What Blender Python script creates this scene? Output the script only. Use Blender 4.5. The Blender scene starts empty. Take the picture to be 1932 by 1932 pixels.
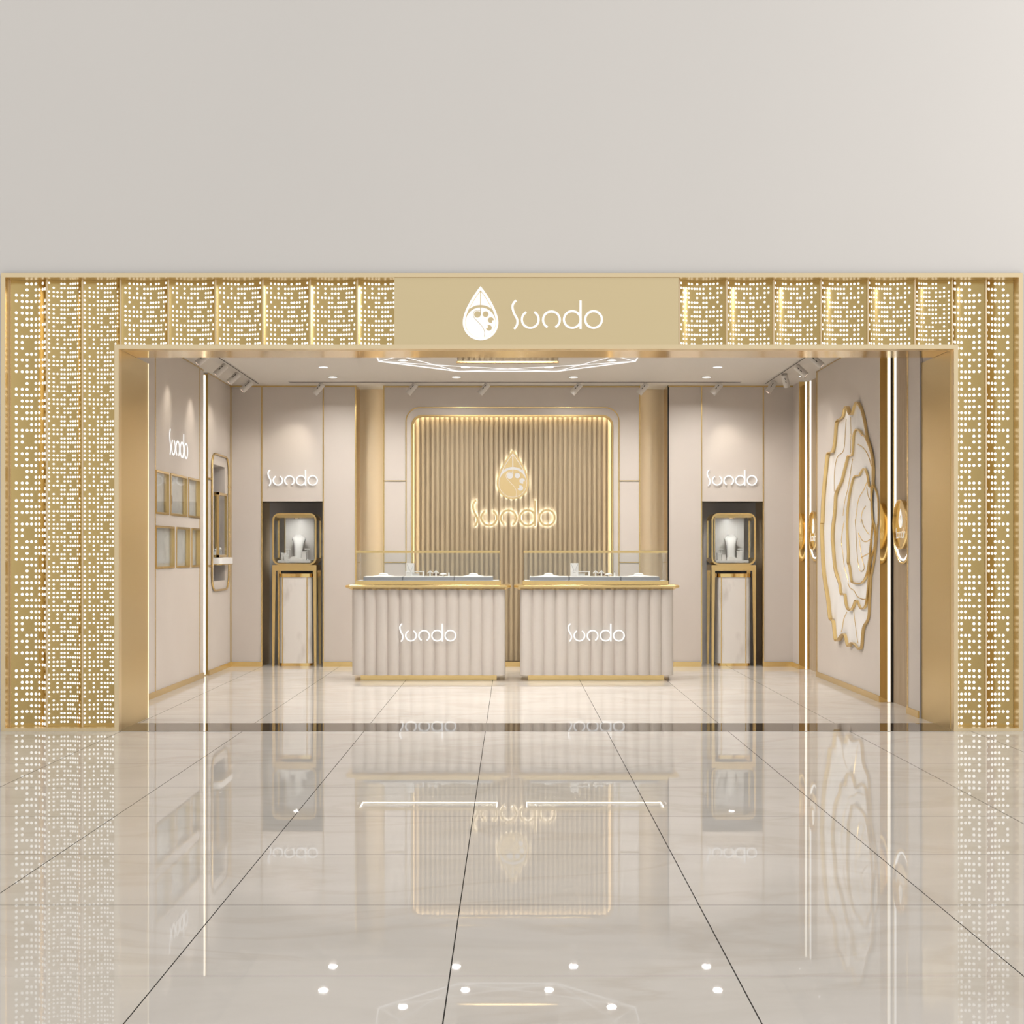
import bpy, bmesh, math, random
from mathutils import Vector, Matrix
from mathutils.geometry import tessellate_polygon, delaunay_2d_cdt

random.seed(7)
C = bpy.context.scene
COL = C.collection
PI = math.pi

# ------------------------------------------------------------------ camera, world, lights, exposure
EYE = 1.36          # eye height
D0 = 10.83          # distance from the camera to the shop front (y = 0)
cam = bpy.data.cameras.new('camera')
cam.sensor_width = 36.0
cam.sensor_fit = 'HORIZONTAL'
cam.lens = 2700.0 / 1932.0 * 36.0
cam.shift_x = 1.0 / 1932.0
cam.shift_y = 75.0 / 1932.0
cam.clip_end = 200
camo = bpy.data.objects.new('camera', cam)
COL.objects.link(camo)
camo.location = (0, -D0, EYE)
camo.rotation_euler = (PI / 2, 0, 0)
C.camera = camo

C.view_settings.view_transform = 'Standard'
C.view_settings.look = 'None'
C.view_settings.gamma = 1.0
C.view_settings.use_curve_mapping = False
C.view_settings.exposure = 0.0
C.cycles.use_denoising = True
C.cycles.max_bounces = 10
C.cycles.diffuse_bounces = 5
C.cycles.glossy_bounces = 6
C.cycles.transparent_max_bounces = 16
C.cycles.caustics_reflective = False
C.cycles.caustics_refractive = False

world = bpy.data.worlds.new('mall_hall')
C.world = world
world.use_nodes = True
nt = world.node_tree
bg = nt.nodes['Background']
WORLD = 0.86
bg.inputs['Strength'].default_value = WORLD
tc = nt.nodes.new('ShaderNodeTexCoord')
sep = nt.nodes.new('ShaderNodeSeparateXYZ')
ramp = nt.nodes.new('ShaderNodeValToRGB')
mr = nt.nodes.new('ShaderNodeMapRange')
nt.links.new(tc.outputs['Generated'], sep.inputs[0])
nt.links.new(sep.outputs['X'], mr.inputs['Value'])
mr.inputs['From Min'].default_value = -1
mr.inputs['From Max'].default_value = 1
nt.links.new(mr.outputs['Result'], ramp.inputs['Fac'])
ramp.color_ramp.elements[0].position = 0.0
ramp.color_ramp.elements[0].color = (0.86, 0.845, 0.825, 1)
ramp.color_ramp.elements[1].position = 1.0
ramp.color_ramp.elements[1].color = (1.06, 1.05, 1.04, 1)
nt.links.new(ramp.outputs['Color'], bg.inputs['Color'])


def lamp(name, kind, loc, target, energy, color=(1, 0.95, 0.88), size=0.3, shape='DISK', angle=60, blend=0.6, parent=None, size_y=None, spread=180):
    l = bpy.data.lights.new(name, kind)
    l.energy = energy
    l.color = color
    if kind == 'AREA':
        l.shape = shape
        l.size = size
        l.spread = math.radians(spread)
        if size_y:
            l.size_y = size_y
    if kind == 'SPOT':
        l.spot_size = math.radians(angle)
        l.spot_blend = blend
        l.shadow_soft_size = size
    o = bpy.data.objects.new(name, l)
    COL.objects.link(o)
    o.location = loc
    d = Vector(target) - Vector(loc)
    o.rotation_euler = d.to_track_quat('-Z', 'Y').to_euler()
    if parent is not None:
        o.parent = parent
        o.location = Vector(loc) - ORG[parent.name]
    return o


# added unseen area light right of the shop front, brightens the upper wall
lamp('hall_fill', 'AREA', (9.0, -3.5, 6.0), (1.5, 0.0, 3.8), 170, (1, 0.98, 0.97), 2.5)

# ------------------------------------------------------------------ helpers
ORG = {}


def dy(D):
    return D - D0


def sc(D):
    return 2700.0 / D


def at(px, py, D):
    """photograph measurement at distance D -> metres (x, z)"""
    s = 2700.0 / D
    return (px - 965.0) / s, EYE + (1041.0 - py) / s


class MB:
    def __init__(self):
        self.v, self.f, self.m = [], [], []

    def add(self, vs, fs, mi=0, M=None):
        b = len(self.v)
        if M is not None:
            vs = [M @ Vector(p) for p in vs]
        self.v += [tuple(p) for p in vs]
        for f in fs:
            self.f.append([b + i for i in f])
            self.m.append(mi)
        return self

    def box(self, x0, x1, y0, y1, z0, z1, mi=0, M=None):
        vs = [(x, y, z) for x in (x0, x1) for y in (y0, y1) for z in (z0, z1)]
        fs = [(0, 1, 3, 2), (4, 6, 7, 5), (0, 4, 5, 1), (2, 3, 7, 6), (0, 2, 6, 4), (1, 5, 7, 3)]
        return self.add(vs, fs, mi, M)

    def lathe(self, prof, c=(0, 0, 0), n=24, mi=0, M=None, sx=1.0, sy=1.0):
        vs, fs = [], []
        k = len(prof)
        for i in range(n):
            a = 2 * PI * i / n
            for r, z in prof:
                vs.append((c[0] + r * math.cos(a) * sx, c[1] + r * math.sin(a) * sy, c[2] + z))
        for i in range(n):
            j = (i + 1) % n
            for q in range(k - 1):
                fs.append((i * k + q, j * k + q, j * k + q + 1, i * k + q + 1))
        fs.append([i * k for i in range(n)][::-1])
        fs.append([i * k + k - 1 for i in range(n)])
        return self.add(vs, fs, mi, M)

    def tube(self, path, r, n=8, closed=False, mi=0):
        P = [Vector(p) for p in path]
        m = len(P)
        vs, fs = [], []
        up = None
        for i in range(m):
            a = P[(i - 1) % m] if (closed or i > 0) else P[i]
            b = P[(i + 1) % m] if (closed or i < m - 1) else P[i]
            t = (b - a).normalized()
            if up is None:
                up = t.orthogonal().normalized()
            up = (up - t * up.dot(t)).normalized()
            w = t.cross(up)
            for k in range(n):
                g = 2 * PI * (k + 0.5) / n
                vs.append(P[i] + (up * math.cos(g) + w * math.sin(g)) * r)
        for i in range(m if closed else m - 1):
            j = (i + 1) % m
            for k in range(n):
                l = (k + 1) % n
                fs.append((i * n + k, i * n + l, j * n + l, j * n + k))
        if not closed:
            fs.append(list(range(n))[::-1])
            fs.append([(m - 1) * n + k for k in range(n)])
        return self.add(vs, fs, mi)

    def shape(self, loops, fr, t0, t1, mi=0, side_mi=None):
        """flat outline (first loop) with holes (other loops) extruded along the frame's normal"""
        O, U, V, N = fr
        pts = [p for lp in loops for p in lp]
        tris = tessellate_polygon([[Vector((p[0], p[1], 0)) for p in lp] for lp in loops])
        n = len(pts)
        vs = [O + U * p[0] + V * p[1] + N * t0 for p in pts] + [O + U * p[0] + V * p[1] + N * t1 for p in pts]
        self.add(vs, [list(t) for t in tris] + [[n + i for i in t][::-1] for t in tris], mi)
        b = len(self.v) - 2 * n
        k = 0
        sm = mi if side_mi is None else side_mi
        for lp in loops:
            q = len(lp)
            for i in range(q):
                j = (i + 1) % q
                self.f.append([b + k + i, b + k + j, b + n + k + j, b + n + k + i])
                self.m.append(sm)
            k += q
        return self

    def build(self, name, mats, parent=None, smooth=None, recalc=True):
        if not isinstance(mats, (list, tuple)):
            mats = [mats]
        me = bpy.data.meshes.new(name)
        if parent is not None:
            org = ORG[parent.name]
        else:
            xs = [p[0] for p in self.v]
            ys = [p[1] for p in self.v]
            org = Vector(((min(xs) + max(xs)) / 2, (min(ys) + max(ys)) / 2, min(p[2] for p in self.v)))
        me.from_pydata([(p[0] - org.x, p[1] - org.y, p[2] - org.z) for p in self.v], [], self.f)
        for mm in mats:
            me.materials.append(mm)
        for i, p in enumerate(me.polygons):
            p.material_index = self.m[i]
        if recalc:
            bm = bmesh.new()
            bm.from_mesh(me)
            bmesh.ops.recalc_face_normals(bm, faces=bm.faces)
            bm.to_mesh(me)
            bm.free()
        if smooth:
            for p in me.polygons:
                p.use_smooth = True
            me.set_sharp_from_angle(angle=math.radians(smooth))
        me.update()
        o = bpy.data.objects.new(name, me)
        COL.objects.link(o)
        if parent is not None:
            o.parent = parent
        else:
            o.location = org
        ORG[o.name] = org.copy()
        return o


def tag(o, label, cat, group=None, kind=None):
    o['label'] = label
    o['category'] = cat
    if group:
        o['group'] = group
    if kind:
        o['kind'] = kind
    return o


def thing(name, loc, label, cat, group=None):
    o = bpy.data.objects.new(name, None)
    o.empty_display_size = 0.05
    COL.objects.link(o)
    o.location = loc
    ORG[o.name] = Vector(loc)
    return tag(o, label, cat, group)


def struct(mb, name, mats, label, cat, smooth=None):
    o = mb.build(name, mats, None, smooth)
    return tag(o, label, cat, None, 'structure')


def dup(root, off, label, group=None):
    """copy a thing with its parts and sub-parts, moved by off"""
    r = root.copy()
    COL.objects.link(r)
    r.location = Vector(root.location) + Vector(off)
    ORG[r.name] = ORG[root.name] + Vector(off)
    r['label'] = label
    if group:
        r['group'] = group
    for ch in list(root.children):
        c = ch.copy()
        COL.objects.link(c)
        c.parent = r
        for g in list(ch.children):
            d = g.copy()
            COL.objects.link(d)
            d.parent = c
    return r


X, Y, Z = Vector((1, 0, 0)), Vector((0, 1, 0)), Vector((0, 0, 1))


def front(y, x=0, z=0):      # faces the camera
    return (Vector((x, y, z)), X, Z, -Y)


def lwall(x, y=0, z=0):      # left wall, faces +x; reads towards the back
    return (Vector((x, y, z)), Y, Z, X)


def rwall(x, y=0, z=0):      # right wall, faces -x; reads towards the camera
    return (Vector((x, y, z)), -Y, Z, -X)


def rrect(u0, u1, v0, v1, r, n=7, corners=(1, 1, 1, 1)):
    """rounded rectangle, corners: bottom-left, bottom-right, top-right, top-left"""
    out = []
    cs = [(u0, v0, 1, 1, PI), (u1, v0, -1, 1, 1.5 * PI), (u1, v1, -1, -1, 0), (u0, v1, 1, -1, 0.5 * PI)]
    for (u, v, a, b, g), on in zip(cs, corners):
        if on and r > 0:
            for i in range(n + 1):
                t = g + 0.5 * PI * i / n
                out.append((u + a * r + r * math.cos(t), v + b * r + r * math.sin(t)))
        else:
            out.append((u, v))
    return out


def circ(u, v, r, n=40):
    return [(u + r * math.cos(2 * PI * i / n), v + r * math.sin(2 * PI * i / n)) for i in range(n)]


def stroke(pts, w):
    """outline of a line of width w with square ends"""
    L, R = [], []
    n = len(pts)
    for i, p in enumerate(pts):
        a = pts[max(0, i - 1)]
        b = pts[min(n - 1, i + 1)]
        d = Vector((b[0] - a[0], b[1] - a[1])).normalized()
        nx, ny = -d.y * w / 2, d.x * w / 2
        L.append((p[0] + nx, p[1] + ny))
        R.append((p[0] - nx, p[1] - ny))
    return L + R[::-1]


def catmull(P, k=8, closed=False):
    out = []
    n = len(P)
    rng = range(n if closed else n - 1)
    for i in rng:
        p0 = P[(i - 1) % n] if closed or i > 0 else P[0]
        p1 = P[i]
        p2 = P[(i + 1) % n]
        p3 = P[(i + 2) % n] if closed or i < n - 2 else P[n - 1]
        for j in range(k):
            t = j / k
            out.append(tuple(0.5 * (2 * b + (-a + c) * t + (2 * a - 5 * b + 4 * c - d) * t * t + (-a + 3 * b - 3 * c + d) * t ** 3)
                             for a, b, c, d in zip(p0, p1, p2, p3)))
    if not closed:
        out.append(tuple(P[-1]))
    return out


def arc(u, v, r, a0, a1, n=40):
    return [(u + r * math.cos(a0 + (a1 - a0) * i / n), v + r * math.sin(a0 + (a1 - a0) * i / n)) for i in range(n + 1)]


def holed_wall(mb, fr, a0, a1, b0, b1, th, holes, mi=0):
    """slab with rectangular through holes"""
    As = sorted(set([a0, a1] + [min(max(h[i], a0), a1) for h in holes for i in (0, 1)]))
    Bs = sorted(set([b0, b1] + [min(max(h[i], b0), b1) for h in holes for i in (2, 3)]))
    O, U, V, N = fr

    def full(i, j):
        if i < 0 or j < 0 or i >= len(As) - 1 or j >= len(Bs) - 1:
            return False
        a = (As[i] + As[i + 1]) / 2
        b = (Bs[j] + Bs[j + 1]) / 2
        return not any(h[0] < a < h[1] and h[2] < b < h[3] for h in holes)

    def P(a, b, t):
        return O + U * a + V * b + N * t
    for i in range(len(As) - 1):
        for j in range(len(Bs) - 1):
            if not full(i, j):
                continue
            u0, u1, v0, v1 = As[i], As[i + 1], Bs[j], Bs[j + 1]
            mb.add([P(u0, v0, 0), P(u1, v0, 0), P(u1, v1, 0), P(u0, v1, 0)], [(0, 1, 2, 3)], mi)
            mb.add([P(u0, v0, -th), P(u1, v0, -th), P(u1, v1, -th), P(u0, v1, -th)], [(3, 2, 1, 0)], mi)
            if not full(i - 1, j):
                mb.add([P(u0, v0, 0), P(u0, v1, 0), P(u0, v1, -th), P(u0, v0, -th)], [(0, 1, 2, 3)], mi)
            if not full(i + 1, j):
                mb.add([P(u1, v0, 0), P(u1, v1, 0), P(u1, v1, -th), P(u1, v0, -th)], [(0, 1, 2, 3)], mi)
            if not full(i, j - 1):
                mb.add([P(u0, v0, 0), P(u1, v0, 0), P(u1, v0, -th), P(u0, v0, -th)], [(0, 1, 2, 3)], mi)
            if not full(i, j + 1):
                mb.add([P(u0, v1, 0), P(u1, v1, 0), P(u1, v1, -th), P(u0, v1, -th)], [(0, 1, 2, 3)], mi)
    return mb


# ------------------------------------------------------------------ materials (all procedural)
def mat(name, col, rough=0.5, metal=0.0, emit=None, estr=0.0, ior=1.5, noise=None, spec=0.5):
    m = bpy.data.materials.new(name)
    m.use_nodes = True
    t = m.node_tree
    p = t.nodes['Principled BSDF']
    p.inputs['Base Color'].default_value = (*col, 1)
    p.inputs['Roughness'].default_value = rough
    p.inputs['Metallic'].default_value = metal
    p.inputs['IOR'].default_value = ior
    p.inputs['Specular IOR Level'].default_value = spec
    if emit:
        p.inputs['Emission Color'].default_value = (*emit, 1)
        p.inputs['Emission Strength'].default_value = estr
    if noise:
        # noise = (scale xyz, second colour, contrast lo, hi, detail)
        scl, col2, lo, hi, det = noise
        tcn = t.nodes.new('ShaderNodeTexCoord')
        mp = t.nodes.new('ShaderNodeMapping')
        mp.inputs['Scale'].default_value = scl
        nz = t.nodes.new('ShaderNodeTexNoise')
        nz.inputs['Scale'].default_value = 1.0
        nz.inputs['Detail'].default_value = det
        mrg = t.nodes.new('ShaderNodeMapRange')
        mrg.inputs['From Min'].default_value = lo
        mrg.inputs['From Max'].default_value = hi
        mx = t.nodes.new('ShaderNodeMix')
        mx.data_type = 'RGBA'
        mx.inputs['A'].default_value = (*col, 1)
        mx.inputs['B'].default_value = (*col2, 1)
        t.links.new(tcn.outputs['Object'], mp.inputs['Vector'])
        t.links.new(mp.outputs['Vector'], nz.inputs['Vector'])
        t.links.new(nz.outputs['Fac'], mrg.inputs['Value'])
        t.links.new(mrg.outputs['Result'], mx.inputs['Factor'])
        t.links.new(mx.outputs['Result'], p.inputs['Base Color'])
    return m


def brushed(name, col, rough, scl, amt=0.1):
    """metal whose roughness varies along fine brushed lines"""
    m = mat(name, col, rough, 1.0)
    t = m.node_tree
    p = t.nodes['Principled BSDF']
    tcn = t.nodes.new('ShaderNodeTexCoord')
    mp = t.nodes.new('ShaderNodeMapping')
    mp.inputs['Scale'].default_value = scl
    nz = t.nodes.new('ShaderNodeTexNoise')
    nz.inputs['Scale'].default_value = 1.0
    nz.inputs['Detail'].default_value = 3
    mrg = t.nodes.new('ShaderNodeMapRange')
    mrg.inputs['To Min'].default_value = rough - amt
    mrg.inputs['To Max'].default_value = rough + amt
    t.links.new(tcn.outputs['Object'], mp.inputs['Vector'])
    t.links.new(mp.outputs['Vector'], nz.inputs['Vector'])
    t.links.new(nz.outputs['Fac'], mrg.inputs['Value'])
    t.links.new(mrg.outputs['Result'], p.inputs['Roughness'])
    return m


def glow(name, col, strength):
    m = bpy.data.materials.new(name)
    m.use_nodes = True
    t = m.node_tree
    t.nodes.remove(t.nodes['Principled BSDF'])
    e = t.nodes.new('ShaderNodeEmission')
    e.inputs['Color'].default_value = (*col, 1)
    e.inputs['Strength'].default_value = strength
    t.links.new(e.outputs[0], t.nodes['Material Output'].inputs['Surface'])
    return m


def glass(name):
    m = bpy.data.materials.new(name)
    m.use_nodes = True
    t = m.node_tree
    t.nodes.remove(t.nodes['Principled BSDF'])
    tr = t.nodes.new('ShaderNodeBsdfTransparent')
    tr.inputs['Color'].default_value = (0.96, 0.97, 0.97, 1)
    gl = t.nodes.new('ShaderNodeBsdfGlossy')
    gl.inputs['Roughness'].default_value = 0.02
    gl.inputs['Color'].default_value = (0.9, 0.9, 0.9, 1)
    lw = t.nodes.new('ShaderNodeLayerWeight')
    lw.inputs['Blend'].default_value = 0.5
    pw = t.nodes.new('ShaderNodeMath')
    pw.operation = 'POWER'
    pw.inputs[1].default_value = 4.0
    t.links.new(lw.outputs['Facing'], pw.inputs[0])
    fr = t.nodes.new('ShaderNodeMath')
    fr.operation = 'MULTIPLY_ADD'
    fr.inputs[1].default_value = 0.28
    fr.inputs[2].default_value = 0.025
    t.links.new(pw.outputs[0], fr.inputs[0])
    mx = t.nodes.new('ShaderNodeMixShader')
    t.links.new(fr.outputs[0], mx.inputs[0])
    t.links.new(tr.outputs[0], mx.inputs[1])
    t.links.new(gl.outputs[0], mx.inputs[2])
    t.links.new(mx.outputs[0], t.nodes['Material Output'].inputs['Surface'])
    return m


def floor_mat():
    m = bpy.data.materials.new('polished_marble_tiles')
    m.use_nodes = True
    t = m.node_tree
    N, L = t.nodes, t.links
    p = N['Principled BSDF']
    p.inputs['Roughness'].default_value = 0.014
    p.inputs['IOR'].default_value = 1.26
    geo = N.new('ShaderNodeNewGeometry')
    sp = N.new('ShaderNodeSeparateXYZ')
    L.new(geo.outputs['Position'], sp.inputs[0])

    def math_(op, a, b=None):
        n = N.new('ShaderNodeMath')
        n.operation = op
        for i, q in enumerate((a, b)):
            if q is None:
                continue
            if isinstance(q, (int, float)):
                n.inputs[i].default_value = q
            else:
                L.new(q, n.inputs[i])
        return n.outputs[0]

    def groove(src, off, pitch, w):
        u = math_('DIVIDE', math_('SUBTRACT', src, off), pitch)
        fr_ = math_('FRACT', u)
        d = math_('MINIMUM', fr_, math_('SUBTRACT', 1.0, fr_))
        return math_('LESS_THAN', d, w / pitch / 2)
    gx = groove(sp.outputs['X'], -0.198, 0.9195, 0.0042)
    gy = groove(sp.outputs['Y'], -6.243, 0.9205, 0.0036)
    g = math_('MAXIMUM', gx, gy)
    # soft clouding and warm drifting veins, drawn out along the shop front
    mp = N.new('ShaderNodeMapping')
    mp.inputs['Scale'].default_value = (0.8, 1.5, 1)
    L.new(geo.outputs['Position'], mp.inputs['Vector'])
    nz = N.new('ShaderNodeTexNoise')
    nz.inputs['Scale'].default_value = 1.1
    nz.inputs['Detail'].default_value = 6
    nz.inputs['Roughness'].default_value = 0.6
    nz.inputs['Distortion'].default_value = 0.6
    L.new(mp.outputs[0], nz.inputs['Vector'])
    r1 = N.new('ShaderNodeValToRGB')
    r1.color_ramp.elements[0].position = 0.34
    r1.color_ramp.elements[0].color = (0.675, 0.63, 0.57, 1)
    r1.color_ramp.elements[1].position = 0.62
    r1.color_ramp.elements[1].color = (0.74, 0.695, 0.64, 1)
    L.new(nz.outputs['Fac'], r1.inputs[0])
    mp2 = N.new('ShaderNodeMapping')
    mp2.inputs['Scale'].default_value = (0.5, 1.0, 1)
    mp2.inputs['Location'].default_value = (3.1, 1.7, 0)
    L.new(geo.outputs['Position'], mp2.inputs['Vector'])
    nz2 = N.new('ShaderNodeTexNoise')
    nz2.inputs['Scale'].default_value = 1.3
    nz2.inputs['Detail'].default_value = 8
    nz2.inputs['Distortion'].default_value = 0.7
    L.new(mp2.outputs[0], nz2.inputs['Vector'])
    vein = math_('SUBTRACT', 1.0, math_('MULTIPLY', math_('ABSOLUTE', math_('SUBTRACT', nz2.outputs['Fac'], 0.5)), 26.0))
    vein = math_('MULTIPLY', math_('MAXIMUM', vein, 0.0), 0.16)
    mx = N.new('ShaderNodeMix')
    mx.data_type = 'RGBA'
    L.new(vein, mx.inputs['Factor'])
    L.new(r1.outputs[0], mx.inputs['A'])
    mx.inputs['B'].default_value = (0.46, 0.36, 0.26, 1)
    mx2 = N.new('ShaderNodeMix')
    mx2.data_type = 'RGBA'
    L.new(g, mx2.inputs['Factor'])
    L.new(mx.outputs['Result'], mx2.inputs['A'])
    mx2.inputs['B'].default_value = (0.05, 0.045, 0.04, 1)
    L.new(mx2.outputs['Result'], p.inputs['Base Color'])
    L.new(math_('SUBTRACT', 0.5, math_('MULTIPLY', g, 0.5)), p.inputs['Specular IOR Level'])
    return m


M_floor = floor_mat()
M_plaster = mat('mall_plaster', (0.80, 0.775, 0.745), 0.7, noise=((0.4, 0.4, 0.4), (0.78, 0.757, 0.728), 0.3, 0.7, 3))
M_wall = mat('greige_wall_panel', (0.60, 0.545, 0.495), 0.55, noise=((1.2, 1.2, 1.2), (0.575, 0.52, 0.47), 0.35, 0.65, 4))
M_ceil = mat('white_ceiling_paint', (0.68, 0.645, 0.60), 0.7)
M_frame = brushed('champagne_gold_frame', (0.87, 0.71, 0.45), 0.34, (3, 60, 60), 0.03)
M_gold = brushed('satin_gold', (0.80, 0.60, 0.28), 0.26, (60, 60, 3), 0.02)
M_goldp = mat('polished_gold', (0.83, 0.60, 0.25), 0.08, 1.0)
M_perf = mat('perforated_gold_sheet', (0.56, 0.41, 0.17), 0.16, 1.0)
M_jamb = brushed('brushed_gold_cladding', (0.72, 0.565, 0.28), 0.28, (40, 40, 0.6), 0.01)
M_sign = brushed('gold_sign_board', (0.80, 0.66, 0.40), 0.38, (3, 3, 40), 0.05)
M_fin = brushed('pale_gold_fin', (0.87, 0.70, 0.47), 0.4, (60, 60, 2), 0.02)
M_dot = glow('lit_perforation', (1.0, 0.96, 0.87), 1.45)
M_white = mat('white_lacquer', (0.85, 0.84, 0.82), 0.35)
M_letter = mat('white_sign_acrylic', (0.92, 0.91, 0.89), 0.3, emit=(1, 0.98, 0.95), estr=0.42)
M_neon = glow('white_led_letter', (1.0, 0.98, 0.95), 1.1)
M_halo = glow('halo_light', (0.93, 0.97, 1.0), 16.0)
M_lettergold = mat('gold_letter_face', (0.52, 0.40, 0.20), 0.5, 0.25)
M_haloface = glow('halo_face', (1.0, 0.93, 0.84), 0.85)
M_led = glow('warm_led_strip', (1.0, 0.90, 0.72), 3.0)
M_ledw = glow('white_led_strip', (1.0, 0.92, 0.78), 1.6)
M_cove = glow('cove_led', (1.0, 0.86, 0.62), 18.0)
M_wood = mat('light_wood_slats', (0.41, 0.32, 0.20), 0.55, noise=((25, 25, 1.5), (0.36, 0.28, 0.175), 0.35, 0.65, 5))
M_rib = mat('ribbed_wood_panel', (0.52, 0.41, 0.28), 0.5, noise=((30, 30, 2), (0.47, 0.36, 0.24), 0.35, 0.65, 4))
M_cham = mat('champagne_panel', (0.76, 0.64, 0.47), 0.42, 0.1)
M_stone = mat('dark_threshold_stone', (0.055, 0.042, 0.032), 0.03, ior=1.5)
M_flute = mat('fluted_greige_lacquer', (0.60, 0.555, 0.51), 0.4)
M_marble = mat('white_marble', (0.74, 0.705, 0.665), 0.25, noise=((5, 5, 2.2), (0.56, 0.52, 0.48), 0.54, 0.72, 9))
M_cloth = mat('white_display_leather', (0.74, 0.72, 0.69), 0.5)
M_grey = mat('grey_tray_edge', (0.27, 0.27, 0.285), 0.5)
M_dark = mat('plain_black', (0.015, 0.013, 0.012), 0.5)
M_spot = mat('pearl_white_lamp_body', (0.62, 0.59, 0.55), 0.45)
M_copper = mat('copper_reflector', (0.55, 0.30, 0.20), 0.3, 1.0)
M_lens = glow('warm_lamp_lens', (1.0, 0.78, 0.62), 1.0)
M_down = glow('downlight_lens', (1.0, 0.98, 0.94), 2.5)
M_glass = glass('clear_glass')
M_niche = mat('grey_niche_back', (0.74, 0.69, 0.64), 0.55)
M_satin = mat('white_satin_relief', (0.90, 0.895, 0.89), 0.2)
M_brown = mat('brown_leather', (0.10, 0.055, 0.04), 0.5)
M_silver = mat('silver_grey_mirror', (0.62, 0.63, 0.66), 0.18, 0.75)

YB = dy(16.96)        # shop back wall face
XL, XR = -3.333, 3.335
CZ = 3.33             # shop ceiling
FT = 3.470            # top of the shop front

# ------------------------------------------------------------------ setting
m = MB()
m.box(-14, 14, -22, 7.2, -0.1, 0.0)
struct(m, 'floor', M_floor, 'polished beige marble floor of large tiles with thin dark joints', 'floor')
m = MB()
m.box(-2.972, 3.349, 0.0, 0.50, 0.0, 0.003)
struct(m, 'trim_1', M_stone, 'dark polished stone strip across the shop entrance', 'threshold')
m = MB()
holed_wall(m, front(0.03), -14, 14, 0, 8.5, 0.1, [(-3.85, 3.86, -1, FT - 0.02)])
struct(m, 'wall_front', M_plaster, 'plain pale plaster wall above the gold shop front', 'wall')
# wall body behind the perforated panels: piers and the lintel box
m = MB()
m.box(-3.86, -3.02, 0.27, 0.86, 0, 3.46)
m.box(3.36, 3.86, 0.27, 0.86, 0, 3.46)
m.box(-3.02, 3.36, 0.27, 0.49, 2.93, 3.46)
struct(m, 'wall_entrance', M_wall, 'greige pier and lintel body behind the gold shop front', 'wall')
# ceiling of the shop, with a raised opening for the slatted recess
m = MB()
holed_wall(m, (Vector((0, 0, CZ)), X, Y, -Z), -3.6, 3.6, 0.49, 6.75, 0.05, [(-0.56, 0.48, 2.1, 4.03)])
m.box(-3.6, 3.6, 0.3, 6.8, 3.62, 3.66)
m.box(-0.66, -0.561, 2.0, 4.13, CZ + 0.051, 3.62)
m.box(0.481, 0.58, 2.0, 4.13, CZ + 0.051, 3.62)
m.box(-0.56, 0.48, 4.035, 4.13, CZ + 0.051, 3.62)
m.box(-0.56, 0.48, 2.0, 2.095, CZ + 0.051, 3.62)
struct(m, 'ceiling', M_ceil, 'off-white flat ceiling inside the shop', 'ceiling')

# left wall
WIN = [  # y0, y1, z0, z1
    (dy(13.40), dy(13.90), 1.715, 2.130), (dy(13.98), dy(14.68), 1.715, 2.130), (dy(14.75), dy(15.29), 1.715, 2.130),
    (dy(13.40), dy(14.13), 1.198, 1.608), (dy(14.22), dy(14.81), 1.198, 1.608), (dy(14.90), dy(15.29), 1.198, 1.608)]
SLOT = (dy(15.49), dy(15.73))
NICHE = (dy(16.01), dy(16.63), 1.03, 2.34)
m = MB()
holed_wall(m, lwall(XL), 0.49, 6.72, 0, CZ, 0.14, WIN + [(SLOT[0], SLOT[1], -1, 4), NICHE])
m.box(XL - 0.20, XL - 0.14, 0.3, 6.72, 0, 3.62)
struct(m, 'wall_left', M_wall, 'greige left wall of the shop with display recesses', 'wall')
# right wall with two full-height recesses
RU = [(dy(12.05), dy(12.94)), (dy(15.63), dy(16.58))]
m = MB()
holed_wall(m, rwall(XR), -6.72, -0.86, 0, CZ, 0.12, [(-b, -a, -1, 4) for a, b in RU])
m.box(XR + 0.14, XR + 0.22, 0.3, 6.72, 0, 3.62)
struct(m, 'wall_right', M_wall, 'greige right wall of the shop carrying the flower relief', 'wall')
# back wall: side panels with the two showcase niches, gaps for the champagne coves
NL = (-2.958, -2.230, 1.957)
NR = (2.252, 2.984, 1.957)
m = MB()
holed_wall(m, front(YB), -3.45, 3.45, 0, CZ, 0.52, [(NL[0], NL[1], -1, NL[2]), (NR[0], NR[1], -1, NR[2]), (-1.84, 1.853, -1, 4)])
m.box(-3.5, 3.5, YB + 0.56, YB + 0.62, 0, 3.62)
struct(m, 'wall_back', M_wall, 'greige back wall of the shop with two tall niches', 'wall')
m = MB()
OPEN = rrect(-1.168, 1.187, 0.055, 2.962, 0.11, 8, (0, 0, 1, 1))
m.shape([[(-1.52, 0), (1.526, 0), (1.526, CZ), (-1.52, CZ)], OPEN], front(YB), -0.08, 0.0)
struct(m, 'wall_centre', M_wall, 'greige feature wall panel framing the slatted logo recess', 'wall')
for nm, (a, b, h) in (('left', NL), ('right', NR)):
    m = MB()
    m.box(a, b, YB + 0.505, YB + 0.518, 0, h)
    struct(m, 'wall_niche_' + nm, M_niche, 'grey back of the tall %s showcase niche' % nm, 'wall')
    m = MB()
    m.box(a, a + 0.006, YB + 0.002, YB + 0.504, 0, h)
    m.box(b - 0.006, b, YB + 0.002, YB + 0.505, 0, h)
    struct(m, 'trim_niche_' + nm, M_goldp, 'polished gold lining on the sides of the %s showcase niche' % nm, 'lining')
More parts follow.
